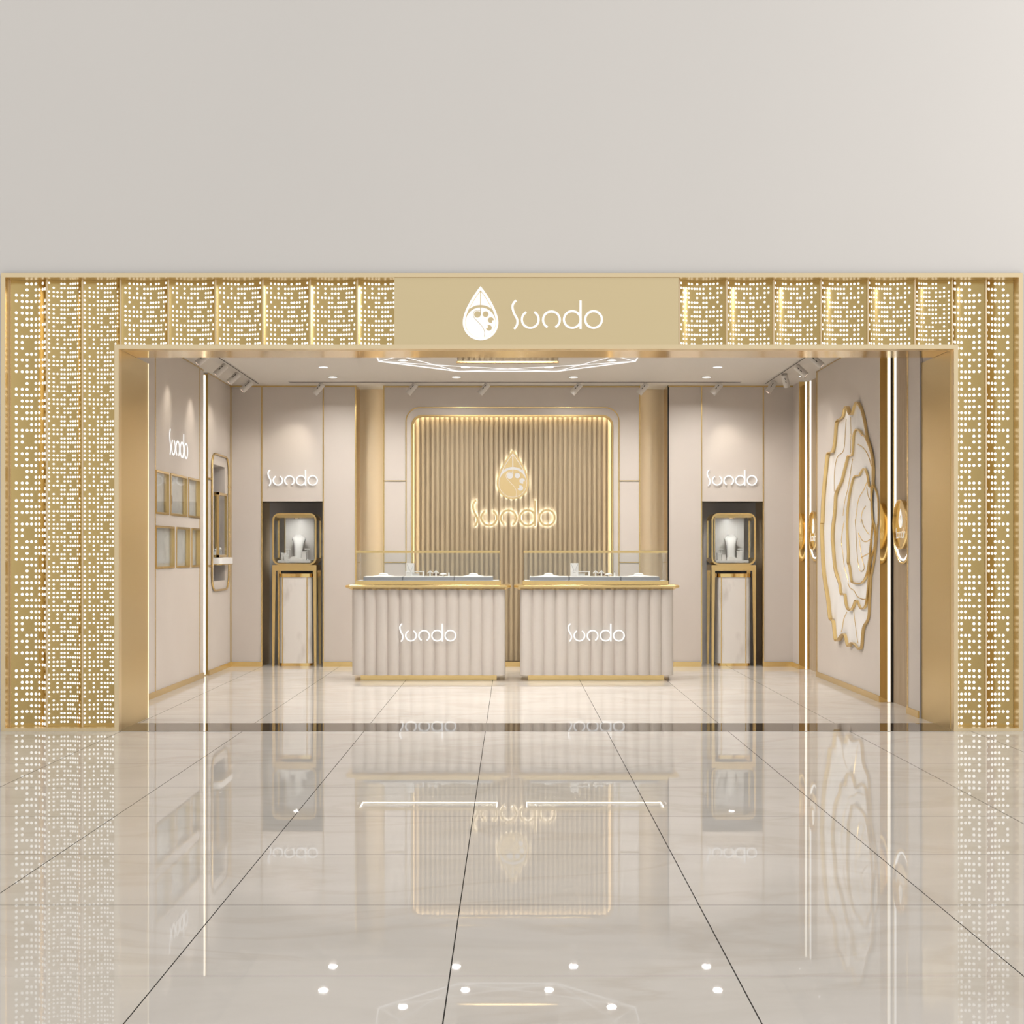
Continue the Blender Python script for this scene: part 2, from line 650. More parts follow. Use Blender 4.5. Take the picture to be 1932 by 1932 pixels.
for nm, (a, b) in (('left', (-1.84, -1.50)), ('right', (1.50, 1.853))):
    m = MB()
    n = 10
    pts = []
    for i in range(n + 1):      # gently bowed champagne panel
        t = i / n
        pts.append((a + (b - a) * t, YB + 0.44 - 0.05 * math.sin(PI * t)))
    poly = pts + [(b, YB + 0.50), (a, YB + 0.50)]
    m.shape([poly], (Vector((0, 0, 0)), X, Y, Z), 0, CZ)
    struct(m, 'trim_cove_' + nm, M_cham, 'champagne panel set back in the %s cove beside the logo wall' % nm, 'panel', 30)
    m = MB()
    if nm == 'left':
        m.box(-1.846, -1.838, YB + 0.001, YB + 0.40, 0, CZ)
    else:
        m.box(1.851, 1.859, YB + 0.001, YB + 0.40, 0, CZ)
    struct(m, 'trim_return_' + nm, M_goldp, 'narrow gold return at the outer side of the %s cove' % nm, 'trim')
    m = MB()
    x = -1.515 if nm == 'left' else 1.521
    m.box(x - 0.006, x + 0.006, YB + 0.10, YB + 0.115, 0.02, CZ - 0.02)
    tag(m.build('cove_light_strip', glow('cove_' + nm, (1, 0.82, 0.55), 8.0)), 'hidden warm light strip lighting the %s champagne cove' % nm, 'light strip')

# baseboards
bb = [('baseboard_left', (XL, XL + 0.012, 0.86, SLOT[0])), ('baseboard_left', (XL, XL + 0.012, SLOT[1], YB)),
      ('baseboard_right', (XR - 0.012, XR, 0.87, RU[0][0])), ('baseboard_right', (XR - 0.012, XR, RU[0][1], RU[1][0])),
      ('baseboard_right', (XR - 0.012, XR, RU[1][1], YB)),
      ('baseboard_back', (XL, NL[0], YB - 0.012, YB)), ('baseboard_back', (NL[1], -1.84, YB - 0.012, YB)),
      ('baseboard_back', (-1.52, 1.526, YB - 0.012, YB)), ('baseboard_back', (1.853, NR[0], YB - 0.012, YB)),
      ('baseboard_back', (NR[1], XR, YB - 0.012, YB))]
bl = ['gold baseboard under the six framed recesses', 'gold baseboard under the arched niche', 'short gold baseboard beside the right jamb',
      'long gold baseboard under the flower relief', 'short gold baseboard at the far right corner', 'gold baseboard left of the left niche',
      'gold baseboard right of the left niche', 'gold baseboard under the logo wall', 'gold baseboard left of the right niche',
      'gold baseboard right of the right niche']
for (nm, (a, b, c, d)), lb in zip(bb, bl):
    m = MB()
    m.box(a, b, c, d, 0.0, 0.056)
    struct(m, nm, M_gold, lb, 'baseboard')

# thin gold inlay lines
tn = [1]


def inlay(mb, label):
    tn[0] += 1
    struct(mb, 'trim_%d' % tn[0], M_gold, label, 'trim')


W = 0.014
for x, z0, lb in ((NL[0], 0.056, 'left edge of the left niche'), (NL[1], 0.056, 'right edge of the left niche'), (NR[0], 0.056, 'left edge of the right niche'),
                  (NR[1], 0.056, 'right edge of the right niche'), (-1.513, 0.056, 'left edge of the logo wall'), (1.519, 0.056, 'right edge of the logo wall'),
                  (-1.846, 0.056, 'outer edge of the left cove'), (XL + 0.008, 0.056, 'left back corner')):
    m = MB()
    m.box(x - W / 2, x + W / 2, YB - 0.006, YB + 0.001, z0, CZ - 0.001)
    inlay(m, 'thin gold vertical line at the ' + lb)
m = MB()
m.box(1.850, 1.868, YB - 0.004, YB + 0.001, 0, CZ)  # dark reflection at the cove edge, put in as a black strip
struct(m, 'trim_dark_reflection', M_dark, 'dark reflection painted as a thin black vertical line at the outer edge of the right cove', 'trim')
m = MB()
m.box(XL, -1.85, YB - 0.005, YB + 0.001, CZ - 0.018, CZ - 0.001)
inlay(m, 'thin gold line under the ceiling over the left niche')
m = MB()
m.box(1.86, XR, YB - 0.005, YB + 0.001, CZ - 0.018, CZ - 0.001)
inlay(m, 'thin gold line under the ceiling over the right niche')
m = MB()
m.box(-1.52, 1.526, YB - 0.005, YB + 0.001, CZ - 0.022, CZ - 0.006)
inlay(m, 'thin gold line under the ceiling over the logo wall')
m = MB()
o_ = rrect(-1.256, 1.281, 0.056, 3.075, 0.17, 8, (0, 0, 1, 1))
i_ = rrect(-1.243, 1.268, 0.05, 3.062, 0.157, 8, (0, 0, 1, 1))
m.shape([o_, [(u, max(v, 0.0565)) for u, v in i_]], front(YB), 0, 0.006)
inlay(m, 'thin gold arched line around the logo recess')
for (a, b, s_) in ((-1.513, -1.25, 'left'), (1.275, 1.519, 'right')):
    for z, lv in ((2.20, 'upper'), (1.234, 'lower')):
        m = MB()
        m.box(a, b, YB - 0.006, YB + 0.001, z - 0.006, z + 0.006)
        inlay(m, '%s short gold cross line %s of the logo recess' % (lv, s_))
m = MB()
ring_in = rrect(-1.168, 1.187, 0.056, 2.962, 0.11, 8, (0, 0, 1, 1))
ring_out = rrect(-1.188, 1.207, 0.05, 2.982, 0.13, 8, (0, 0, 1, 1))
m.shape([ring_out, [(u, max(v, 0.051)) for u, v in ring_in]], front(YB), -0.078, 0.010)
inlay(m, 'gold edging around the slatted logo recess')
for D_, lb in ((13.385, 'left of the six recesses'), (15.30, 'right of the six recesses')):
    m = MB()
    y = dy(D_)
    m.box(XL, XL + 0.005, y - 0.012, y + 0.012, 0.056, CZ)
    inlay(m, 'thin gold vertical line on the left wall, ' + lb)
for a, b, lb in ((0.87, SLOT[0], 'near'), (SLOT[1], YB, 'far')):
    m = MB()
    m.box(XL, XL + 0.006, a, b, CZ - 0.012, CZ - 0.001)
    inlay(m, 'thin gold line under the ceiling on the %s left wall' % lb)
m = MB()
m.box(XR - 0.006, XR, RU[0][1], RU[1][0], CZ - 0.012, CZ - 0.001)
inlay(m, 'thin gold line under the ceiling over the flower relief')
for y, lb in ((RU[0][0], 'near medallion recess, camera side'), (RU[1][0], 'far medallion recess, camera side')):
    m = MB()
    m.box(XR - 0.004, XR + 0.10, y - 0.004, y + 0.001, 0, CZ)
    m.box(XR - 0.006, XR, y - 0.03, y, 0.0, CZ)
    inlay(m, 'gold vertical edge of the ' + lb)

# ------------------------------------------------------------------ slatted logo recess
m = MB()
m.box(-1.26, 1.28, YB + 0.165, YB + 0.18, 0.056, 3.05, 1)
x = -1.25
while x < 1.27:
    m.box(x, x + 0.031, YB + 0.135, YB + 0.165, 0.056, 3.05, 0)
    x += 0.0586
sl = m.build('slatted_panel', [M_wood, M_wood])
tag(sl, 'light wood vertical slat panel behind the glowing back-wall logo', 'wall panel')
m = MB()
o_ = rrect(-1.205, 1.224, 0.06, 2.999, 0.13, 8, (0, 0, 1, 1))
i_ = rrect(-1.190, 1.209, 0.06, 2.984, 0.12, 8, (0, 0, 1, 1))
m.shape([o_[1:] + o_[:1] + (i_[1:] + i_[:1])[::-1]], front(YB), -0.100, -0.082)
tag(m.build('cove_light_strip', M_cove), 'warm light strip hidden around the slatted logo recess', 'light strip')

# ------------------------------------------------------------------ logo
K0 = (1093.5, 295.0)


def u_(p):
    return (p[0] - K0[0], K0[1] - p[1])


def letters(w=14.0):
    """the five letters in drawing units: each a list of loop groups"""
    S = catmull([(822, 201), (806, 216), (797, 242), (806, 282), (826, 320), (830, 346), (823, 371), (808, 390)], 6)
    g = math.radians(28)
    out = []
    out.append([[stroke([u_(p) for p in S], w)]])
    c = u_((915, 327))
    out.append([[stroke(arc(c[0], c[1], 55.5, PI / 2 + g, 2.5 * PI - g), w)]])
    c = u_((1055, 329))
    out.append([[stroke(arc(c[0], c[1], 55.5, -PI / 2 + g, 1.5 * PI - g), w)]])
    c = u_((1193, 327))
    x0, y0 = u_((1248 - w / 2, 390))
    x1, y1 = u_((1248 + w / 2, 201))
    out.append([[circ(c[0], c[1], 55.5 + w / 2), circ(c[0], c[1], 55.5 - w / 2)], [[(x0, y0), (x1, y0), (x1, y1), (x0, y1)]]])
    c = u_((1334, 327))
    out.append([[circ(c[0], c[1], 55.5 + w / 2), circ(c[0], c[1], 55.5 - w / 2)]])
    return out


def scaled(groups, k):
    return [[[(p[0] * k, p[1] * k) for p in lp] for lp in g] for g in groups]


def bez(P, n=16):
    r = []
    for i in range(n + 1):
        t = i / n
        b = [(1 - t) ** 3, 3 * t * (1 - t) ** 2, 3 * t * t * (1 - t), t ** 3]
        r.append((sum(b[q] * P[q][0] for q in range(4)), sum(b[q] * P[q][1] for q in range(4))))
    return r


def drop(P0, P1, P2, P3, r):
    side = bez([P0, P1, P2, P3])           # right side, bottom to tip, relative coords (y up)
    low = [(r * math.cos(a), r * math.sin(a)) for a in [-PI * i / 24 for i in range(25)]][::-1]   # left to right underneath
    left = [(-x, y) for x, y in side[::-1]]
    return low[:-1] + side + left[1:-1]


def emblem():
    """water-drop emblem in drawing units, centre of the round belly at (0, 0)"""
    big = drop((118, 0), (118, 78), (40, 193), (0, 241), 118)
    inn = drop((102, 0), (102, 73), (36, 170), (0, 215), 102)
    groups = [[big, inn]]
    # two leaves above the crescent
    side = bez([(98, 0), (98, 71), (33, 165), (0, 207)], 40)
    R = 117.0
    pts = [p for p in side if math.hypot(*p) > R and p[0] >= 3]
    if pts:
        a1 = math.atan2(pts[0][1], pts[0][0])
        arc_ = [(R * math.cos(a), R * math.sin(a)) for a in [math.acos(3 / R) + (a1 - math.acos(3 / R)) * i / 14 for i in range(15)]]
        leaf = pts + [(3, pts[-1][1])] + arc_
        groups.append([leaf])
        groups.append([[(-x, y) for x, y in leaf[::-1]]])
    body = circ(0, 0, 99, 64)
    holes = [circ(-21, 54, 23, 28), circ(33, 55, 20, 28), circ(68, 16, 20, 28), circ(55, -35, 20, 28)]
    groups.append([body] + holes)
    bites = [[circ(83, 6, 8, 16)], [circ(40, -28, 9, 16)]]
    groups += bites
    lines = [stroke([(0, 105), (0, 58)], 4.5),
             stroke(catmull([(-2, 76), (-20, 82), (-40, 74), (-49, 54), (-42, 32), (-15, 2), (12, -28), (27, -62), (24, -96)], 8), 2.6)]
    return groups, [[l] for l in lines], big


EMB, EMB_LINES, EMB_OUT = emblem()


def write_letters(root, fr, k, t0, t1, mt, halo=None, w=14.0):
    for g in letters(w):
        mb = MB()
        for gi, loops in enumerate(scaled(g, k)):
            mb.shape(loops, fr, t0 - gi * 0.0004, t1 + gi * 0.0006)
        mb.build('letter', mt, root)
    if halo:
        for g in letters(12.5):
            mb = MB()
            for gi, loops in enumerate(scaled(g, k)):
                mb.shape(loops, fr, halo[0] - gi * 0.0006, halo[1] + gi * 0.0006)
            mb.build('letter_halo', halo[2], root)


def write_emblem(root, fr, k, t0, t1, mt, line_mt, halo=None):
    mb = MB()
    for gi, loops in enumerate(scaled(EMB, k)):
        mb.shape(loops, fr, t0, t1 + (0.0003 if gi > 3 else 0))
    e = mb.build('emblem', mt, root)
    mb = MB()
    for loops in scaled(EMB_LINES, k):
        mb.shape(loops, fr, t1, t1 + 0.0012)
    mb.build('emblem_line', line_mt, e)
    if halo:
        mb = MB()
        c = [(p[0] * 0.975 * k, p[1] * 0.975 * k) for p in EMB_OUT]
        mb.shape([c], fr, halo[0], halo[1], 0, 1)
        mb.build('emblem_halo', halo[2], root)


# glowing logo on the slats
ysl = YB + 0.135
zc = at(0, 968.5, 17.06)[1]
xc = at(969.5, 0, 17.06)[0]
r = thing('backlit_logo_sign', (xc, ysl, zc - 0.15), 'gold halo-lit drop emblem and lettering on the wood slats', 'sign')
k = (1049 - 890) / sc(17.02) / 607.0
write_letters(r, front(ysl, xc, zc), k, 0.019, 0.032, M_lettergold, (0.003, 0.0175, glow('letter_halo_light', (0.93, 0.97, 1.0), 14.0)), 15.5)
ke = (942 - 848) / sc(17.02) / 359.0
xe, ze = at(967.5, 911.2, 17.02)
write_emblem(r, front(ysl, xe, ze), ke, 0.019, 0.032, M_lettergold, M_haloface, (0.003, 0.0175, [M_haloface, M_halo]))

# white logos over the niches and on the left wall
for nm, px in (('left', 552.5), ('right', 1380.7)):
    x, z = at(px, 901.5, 16.96)
    r = thing('wall_logo_sign', (x, YB, z - 0.1), 'glowing white lettering sign above the %s showcase niche' % nm, 'sign', 'white lettering above the niches')
    write_letters(r, front(YB, x, z), 0.597 / 607, 0.002, 0.022, M_neon)
r = thing('wall_logo_sign', (XL, dy(14.33), 2.32), 'glowing white lettering sign on the left wall above six recesses', 'sign')
write_letters(r, lwall(XL, dy(14.33), EYE + (1041 - 839) / 188.4), 0.80 / 607, 0.002, 0.006, M_neon)

# ------------------------------------------------------------------ shop front: gold portal frame
r = thing('shopfront_frame', (0, 0.06, 0), 'pale gold portal frame outlining the whole shop front', 'frame')


def bar(name, x0, x1, z0, z1, y0=0.0, y1=0.085, mt=None, parent=None):
    mb = MB()
    mb.box(x0, x1, y0, y1, z0, z1)
    return mb.build(name, mt or M_frame, parent if parent else r)


bar('top_rail', -3.863, 3.871, 3.438, FT, 0, 0.16)
bar('post', -3.863, -3.831, 0, 3.438, 0, 0.16)
bar('post', 3.839, 3.871, 0, 3.438, 0, 0.16)
bar('bottom_rail', -3.831, -3.005, 0, 0.024, 0, 0.16)
bar('bottom_rail', 3.381, 3.839, 0, 0.024, 0, 0.16)
bar('inner_post', -3.005, -2.972, 0, 2.928)
bar('inner_post', 3.349, 3.381, 0, 2.928)
bar('lintel_rail', -2.972, 3.349, 2.896, 2.928, 0, 0.1115)
# gold cladding of the entrance
m = MB()
m.box(-3.012, -2.972, 0.0855, 0.49, 0.0, 2.895)
m.box(-3.012, -2.973, 0.492, 0.868, 0.0, 2.90)
m.box(-3.012, -2.973, 0.870, 0.876, 0.0, 2.90)
struct(m, 'trim_jamb_left', M_jamb, 'tall brushed gold cladding of the left entrance jamb', 'jamb')
m = MB()
m.box(-2.985, -2.970, 0.876, 0.884, 0.0, 2.90)
tag(m.build('jamb_light_line', glow('jamb_line', (1, 0.85, 0.55), 1.6)), 'thin warm light line on the far edge of the left jamb', 'light strip')
m = MB()
m.box(3.345, 3.385, 0.0855, 0.49, 0.0, 2.895)
m.box(3.346, 3.385, 0.492, 0.876, 0.0, 2.90)
struct(m, 'trim_jamb_right', M_jamb, 'tall brushed gold cladding of the right entrance jamb', 'jamb')
m = MB()
m.box(-2.972, 3.345, 0.112, 0.50, 2.8965, 2.927)
struct(m, 'trim_lintel', brushed('lintel_gold', (0.80, 0.60, 0.28), 0.14, (3, 60, 3), 0.04), 'polished gold soffit over the shop entrance', 'soffit')
m = MB()
m.box(-3.34, -3.012, 0.50, 0.862, 0, CZ)
struct(m, 'wall_pier', M_wall, 'greige pier behind the left gold jamb', 'wall')

# perforated, lit panels
HX = [.0895, .164, .243, .313, .39, .455, .527, .59, .648, .708, .774, .831, .894, .948]
HP = ["1,2,3,4,5,7,9,10,13", "0,1,3,5,6,7,8,9,10,11,12,13", "0,1,3,5,6,7,10,11,12", "1,2,3,4,5,7,10,11,12,13", "1,4,5,7,8,9,10,12,13",
      "0,2,4,5,6,7,8,9,10,12", "0,1,2,3,4,6,7,8,11,12", "0,1,2,3,4,6,7,8,9,11,12,13", "0,1,4,5,6,7,9,11,12", "0,1,2,3,4,5,6,7,8,9,10,11,13",
      "1,2,4,5,6,9,10,11,13", "1,2,4,5,6,7,8,9,10,11,12", "0,1,2,3,4,5,8,9,11,12", "0,1,2,3,4,5,8,9,11,12,13"]
BX = [.058, .165, .261, .364, .45, .544, .623, .698, .771, .85, .914]
BP = ["0,3,4,6,7,8,9", "1,3,4,5,6,7,8,9", "0,1,2,3,5,6,7,10", "0,1,2,3,5,6,7,8,10", "0,3,4,5,6,8,10", "0,1,2,3,4,5,6,7,8,9,10",
      "0,1,3,4,5,8,9,10", "0,1,3,4,5,6,7,8,9,10", "0,1,2,3,4,7,8,10", "0,1,2,3,4,7,8,10", "1,4,5,6,8,9,10", "0,1,2,3,4,6,7,8,9",
      "0,1,2,3,4,6,8,9", "0,2,4,5,6,7,8,9,10", "0,2,4,5,6,9", "0,1,2,3,4,6,9,10"]
AX = [.02, .147, .287, .41, .53, .655, .76, .87, .95]
AP = ["0,3,4,5,7", "0,3,5,6,7,8", "0,1,2,3,5,6", "0,1,2,3,4,5,6,8", "2,3,4,6,7,8", "1,2,3,4,6,7,8", "1,3,4,5,6", "0,1,2,3,4,5,6,7,8",
      "0,1,4,5,6,8", "0,1,2,3,4,5,6,8", "1,2,5,6,7,8", "1,2,5,6,7,8", "0,1,3,4,5,8", "0,1,2,3,5,6,7,8", "0,1,3,5,6,7,8", "0,1,2,3,4,5,7"]
ROWS = {'H': (HX, HP, 0.0353, 0.0092), 'B': (BX, BP, 0.0329, 0.0086), 'A': (AX, AP, 0.0449, 0.0115)}
YF = 0.095


def flute(name, label, group, x0, x1, z0, z1, kind, mirror=False, clip=None):
    xs, pat, pitch, rad = ROWS[kind]
    half = (x1 - x0) / 2 - 0.007
    th = math.radians(41)
    Rr = half / math.sin(th)
    cx = (x0 + x1) / 2
    cy = YF - Rr * math.cos(th)

    def srf(x):
        a = math.asin(max(-1, min(1, (x - cx) / Rr)))
        return cy + Rr * math.cos(a), Vector((-math.sin(a), -math.cos(a), 0))
    c0, c1 = (clip or (x0, x1))
    prof = []
    for i in range(25):
        a = -th + 2 * th * i / 24
        x = cx + Rr * math.sin(a)
        if c0 <= x <= c1:
            prof.append((x, cy + Rr * math.cos(a)))
    if x0 >= c0:
        prof = [(x0, YF - 0.006), (x0 + 0.0068, YF - 0.006)] + prof
    else:
        prof = [(c0, srf(c0)[0])] + prof
    if x1 <= c1:
        prof = prof + [(x1 - 0.0068, YF - 0.006), (x1, YF - 0.006)]
    else:
        prof = prof + [(c1, srf(c1)[0])]
    poly = prof + [(p[0], p[1] + 0.003) for p in prof[::-1]]
    mb = MB()
    mb.shape([poly], (Vector((0, 0, 0)), X, Y, Z), z0, z1)
    mb.box(x0 + 0.0003, x0 + 0.0105, YF - 0.009, YF - 0.003, z0, z1, 2)
    n_rows = int((3.415 - z0) / pitch) + 2
    for rw in range(n_rows):
        z = 3.413 - rw * pitch
        if z - rad < z0 or z + rad > z1:
            continue
        for ci in pat[rw % len(pat)].split(','):
            f = xs[int(ci)]
            if mirror:
                f = 1 - f
            x = x0 + (x1 - x0) * f
            if not (c0 + rad < x < c1 - rad * 0.6) or x - x0 < 0.012 or x1 - x < 0.012:
                continue
            y, nrm = srf(x)
            T = Vector((-nrm.y, nrm.x, 0))
            c = Vector((x, y, z)) + nrm * 0.0014
            vs = [c + T * (rad * math.cos(2 * PI * q / 12)) + Z * (rad * math.sin(2 * PI * q / 12)) for q in range(12)]
            mb.add(vs, [list(range(12))], 1)
    o = mb.build(name, [M_perf, M_dot, M_fin], None, 35)
    return tag(o, label, 'wall panel', group)


ZT = 3.4375
ords = ['first', 'second', 'third', 'fourth', 'fifth', 'sixth']
hl = [-2.985, -2.621, -2.261, -1.901, -1.541, -1.181, -0.821]
for i in range(6):
    flute('perforated_panel', '%s light-dotted gold fascia panel left of the logo sign' % ords[5 - i], 'perforated fascia panels', hl[i], hl[i + 1], 2.929, ZT, 'H',
          clip=(hl[i], -0.888) if i == 5 else None)
hr = [1.278, 1.638, 1.998, 2.358, 2.716, 3.074]
for i in range(5):
    flute('perforated_panel', '%s light-dotted gold fascia panel right of the logo sign' % ords[i], 'perforated fascia panels', hr[i], hr[i + 1], 2.929, ZT, 'H', True)
flute('perforated_panel', 'narrow light-dotted gold fascia panel at the right end over the entrance corner', 'perforated fascia panels', 3.074, 3.358, 2.929, ZT, 'B', True)
flute('perforated_panel', 'outermost light-dotted gold panel left of the entrance, with the larger dots', 'perforated pier panels', -3.83, -3.548, 0.0245, ZT, 'A')
flute('perforated_panel', 'middle light-dotted gold panel of the three left of the entrance', 'perforated pier panels', -3.548, -3.277, 0.0245, ZT, 'B')
flute('perforated_panel', 'light-dotted gold panel next to the left edge of the entrance', 'perforated pier panels', -3.277, -2.985, 0.0245, ZT, 'B', clip=(-3.277, -2.985))
flute('perforated_panel', 'light-dotted gold panel next to the right edge of the entrance', 'perforated pier panels', 3.358, 3.617, 0.0245, ZT, 'A', True)
flute('perforated_panel', 'outermost light-dotted gold panel right of the entrance', 'perforated pier panels', 3.617, 3.875, 0.0245, ZT, 'A', True, clip=(3.617, 3.838))

# fascia sign
r = thing('fascia_sign', (0.19, 0.05, 2.929), 'gold sign board over the entrance with white drop emblem and lettering', 'sign')
m = MB()
m.box(-0.887, 1.267, 0.012, 0.085, 2.929, 3.4375)
m.build('sign_board', M_sign, r)
ks = 1 / 3.5127 / 249.0
x, z = at(1051.3, 594.0, 10.84)
write_letters(r, front(0.012, x, z), ks, 0.0, 0.012, M_letter)
x, z = at(906.7, 608.8, 10.84)
write_emblem(r, front(0.012, x, z), ks, 0.0, 0.012, M_letter, M_sign)

# ------------------------------------------------------------------ left wall: framed recesses
M_recess = mat('pale_speckled_recess', (0.70, 0.675, 0.65), 0.3, noise=((9, 9, 9), (0.60, 0.58, 0.56), 0.52, 0.70, 8))
wl = ['upper row, nearest the entrance', 'upper row, middle', 'upper row, nearest the light column', 'lower row, nearest the entrance', 'lower row, middle',
      'lower row, nearest the light column']
for i, (y0, y1, z0, z1) in enumerate(WIN):
    r = thing('wall_showcase', (XL, (y0 + y1) / 2, z0), 'gold-framed display recess on the left wall, ' + wl[i], 'showcase', 'framed display recesses')
    fr = lwall(XL)
    m = MB()
    e, f = 0.010, 0.021
    m.shape([[(y0 + .001, z0 + .001), (y1 - .001, z0 + .001), (y1 - .001, z1 - .001), (y0 + .001, z1 - .001)],
             [(y0 + e, z0 + f), (y1 - e, z0 + f), (y1 - e, z1 - f), (y0 + e, z1 - f)]], fr, -0.040, 0.010)
    m.build('frame', M_gold, r)
    m = MB()
    m.box(XL - 0.07, XL - 0.0405, y0 + 0.002, y1 - 0.002, z0 + 0.002, z1 - 0.002)
    m.build('back_panel', M_recess, r)
    m = MB()
    m.box(XL - 0.008, XL - 0.004, y0 + e, y1 - e, z0 + f, z1 - f)
    m.build('glass_pane', M_glass, r)


def cone_stand(x, y, z, h, label, mt=M_cloth, rad=0.0145):
    mb = MB()
    mb.lathe([(rad, 0), (rad * 0.95, 0.008), (rad * 0.55, h * 0.45), (rad * 0.30, h * 0.8), (rad * 0.12, h)], (x, y, z), 18)
    return tag(mb.build('jewellery_cone', mt, None, 40), label, 'display stand')


y0, y1, z0, z1 = WIN[1]
r = thing('earring_stand', (XL - 0.0245, y0 + 0.13, z0 + 0.0215), 'dark brown topped earring stand in the middle upper recess', 'display stand')
m = MB()
m.lathe([(0.0145, 0), (0.0145, 0.01), (0.005, 0.015), (0.005, 0.09)], (XL - 0.0245, y0 + 0.13, z0 + 0.0215), 16)
m.build('post', M_white, r, 40)
m = MB()
m.lathe([(0.010, 0.09), (0.014, 0.10), (0.0150, 0.13), (0.014, 0.165), (0.008, 0.18)], (XL - 0.0245, y0 + 0.13, z0 + 0.0215), 16)
m.build('top', M_brown, r, 40)
y0, y1, z0, z1 = WIN[3]
cone_stand(XL - 0.0245, y0 + 0.07, z0 + 0.0215, 0.10, 'small white jewellery cone in the lower recess nearest the entrance')
y0, y1, z0, z1 = WIN[4]
cone_stand(XL - 0.0245, y0 + 0.12, z0 + 0.0215, 0.19, 'tall white jewellery cone in the middle lower recess', rad=0.0145)
y0, y1, z0, z1 = WIN[2]
cone_stand(XL - 0.0245, y0 + 0.06, z0 + 0.0215, 0.13, 'white jewellery cone in the upper recess nearest the light column', rad=0.0145)

# light column in the left wall
m = MB()
m.box(XL - 0.135, XL - 0.002, SLOT[1] - 0.012, SLOT[1] - 0.001, 0.0, CZ - 0.02)
m.box(XL - 0.137, XL - 0.132, SLOT[0] + 0.001, SLOT[1] - 0.012, 0.0, CZ - 0.02)
struct(m, 'trim_slot', M_goldp, 'polished gold lining of the light slot in the left wall', 'lining')
m = MB()
m.box(XL - 0.060, XL - 0.030, SLOT[1] - 0.024, SLOT[1] - 0.0125, 0.012, CZ - 0.03)
tag(m.build('light_column', M_led), 'tall warm light strip set in the gold slot of the left wall', 'light strip')

# arched niche on the left wall
m = MB()
m.box(XL - 0.139, XL - 0.128, NICHE[0] + .002, NICHE[1] - .002, NICHE[2] + .002, NICHE[3] - .002)
struct(m, 'trim_niche_arched', M_silver, 'silver grey mirror back of the arched left wall niche', 'panel')
m = MB()
loop = rrect(dy(15.87), dy(16.82), 0.925, 2.46, 0.17, 7)
m.tube([(XL + 0.012, u, v) for u, v in loop], 0.011, 8, True)
tag(m.build('arched_rail', M_gold, None, 40), 'slim gold rounded rail around the mirrored niche of the left wall', 'rail')
for j, (D_, z) in enumerate(((15.80, 2.166), (16.87, 2.12), (15.80, 1.205))):
    m = MB()
    y = dy(D_)
    m.box(XL, XL + 0.012, y - 0.06, y + 0.06, z - 0.008, z + 0.008)
    inlay(m, ['upper near', 'upper far', 'lower near'][j] + ' short gold cross line beside the rounded rail')
r = thing('wall_vitrine', (XL - 0.04, dy(16.34), 1.296), 'gold-edged glass box standing out of the mirrored niche', 'showcase')
x0, x1, y0, y1, z0, z1 = XL - 0.10, XL + 0.041, dy(16.10), dy(16.58), 1.296, 2.03
e = 0.014
m = MB()
for xx in (x0, x1 - 2 * e):
    for yy in (y0, y1 - 2 * e):
        m.box(xx, xx + 2 * e, yy, yy + 2 * e, z0, z1)
for zz in (z0, z1 - 2 * e):
    for xx in (x0, x1 - 2 * e):
        m.box(xx, xx + 2 * e, y0, y1, zz, zz + 2 * e)
    for yy in (y0, y1 - 2 * e):
        m.box(x0, x1, yy, yy + 2 * e, zz, zz + 2 * e)
m.build('frame', M_gold, r)
m = MB()
m.box(x1 - 0.016, x1 - 0.012, y0 + 0.02, y1 - 0.02, z0 + 0.028, z1 - 0.028)
m.box(x0 + 0.02, x1 - 0.02, y0 + 0.012, y0 + 0.016, z0 + 0.028, z1 - 0.028)
m.build('glass_pane', M_glass, r)
m = MB()
m.box(x0 + 0.002, x1 - 0.02, y0 + 0.02, y1 - 0.02, z0 + 0.005, z0 + 0.03)
m.build('base', M_white, r)
r = thing('wall_shelf', (XL, dy(16.34), 1.21), 'white rounded shelf block with gold edge under the wall glass box', 'shelf')
m = MB()
plan = rrect(XL - 0.10, XL + 0.085, dy(16.02), dy(16.72), 0.05, 6, (0, 1, 1, 0))
m.shape([plan], (Vector((0, 0, 0)), X, Y, Z), 1.222, 1.294)
m.build('shelf_block', M_white, r, 40)
m = MB()
m.shape([rrect(XL - 0.10, XL + 0.087, dy(16.018), dy(16.722), 0.05, 6, (0, 1, 1, 0))], (Vector((0, 0, 0)), X, Y, Z), 1.210, 1.2215)
m.build('edge_band', M_gold, r, 40)
for j, (D_, hh, lb) in enumerate(((16.24, 0.07, 'low white ring holder in the wall glass box'), (16.42, 0.10, 'round white pearl stand in the wall glass box'))):
    r = thing('ring_holder', (XL - 0.03, dy(D_), z0 + 0.0305), lb, 'display stand')
    m = MB()
    m.lathe([(0.04, 0), (0.04, hh * .45), (0.036, hh * .5)], (XL - 0.03, dy(D_), z0 + 0.0305), 18)
    m.build('base', M_grey if j else M_white, r, 40)
    m = MB()
    for q in range(5):
        a = 2 * PI * q / 5
        m.lathe([(0.001, -0.017), (0.012, -0.012), (0.017, 0), (0.012, 0.012), (0.001, 0.017)],
                (XL - 0.03 + 0.022 * math.cos(a), dy(D_) + 0.022 * math.sin(a), z0 + 0.0305 + hh * .5 + 0.016), 10)
    m.build('pearls', M_white, r, 60)

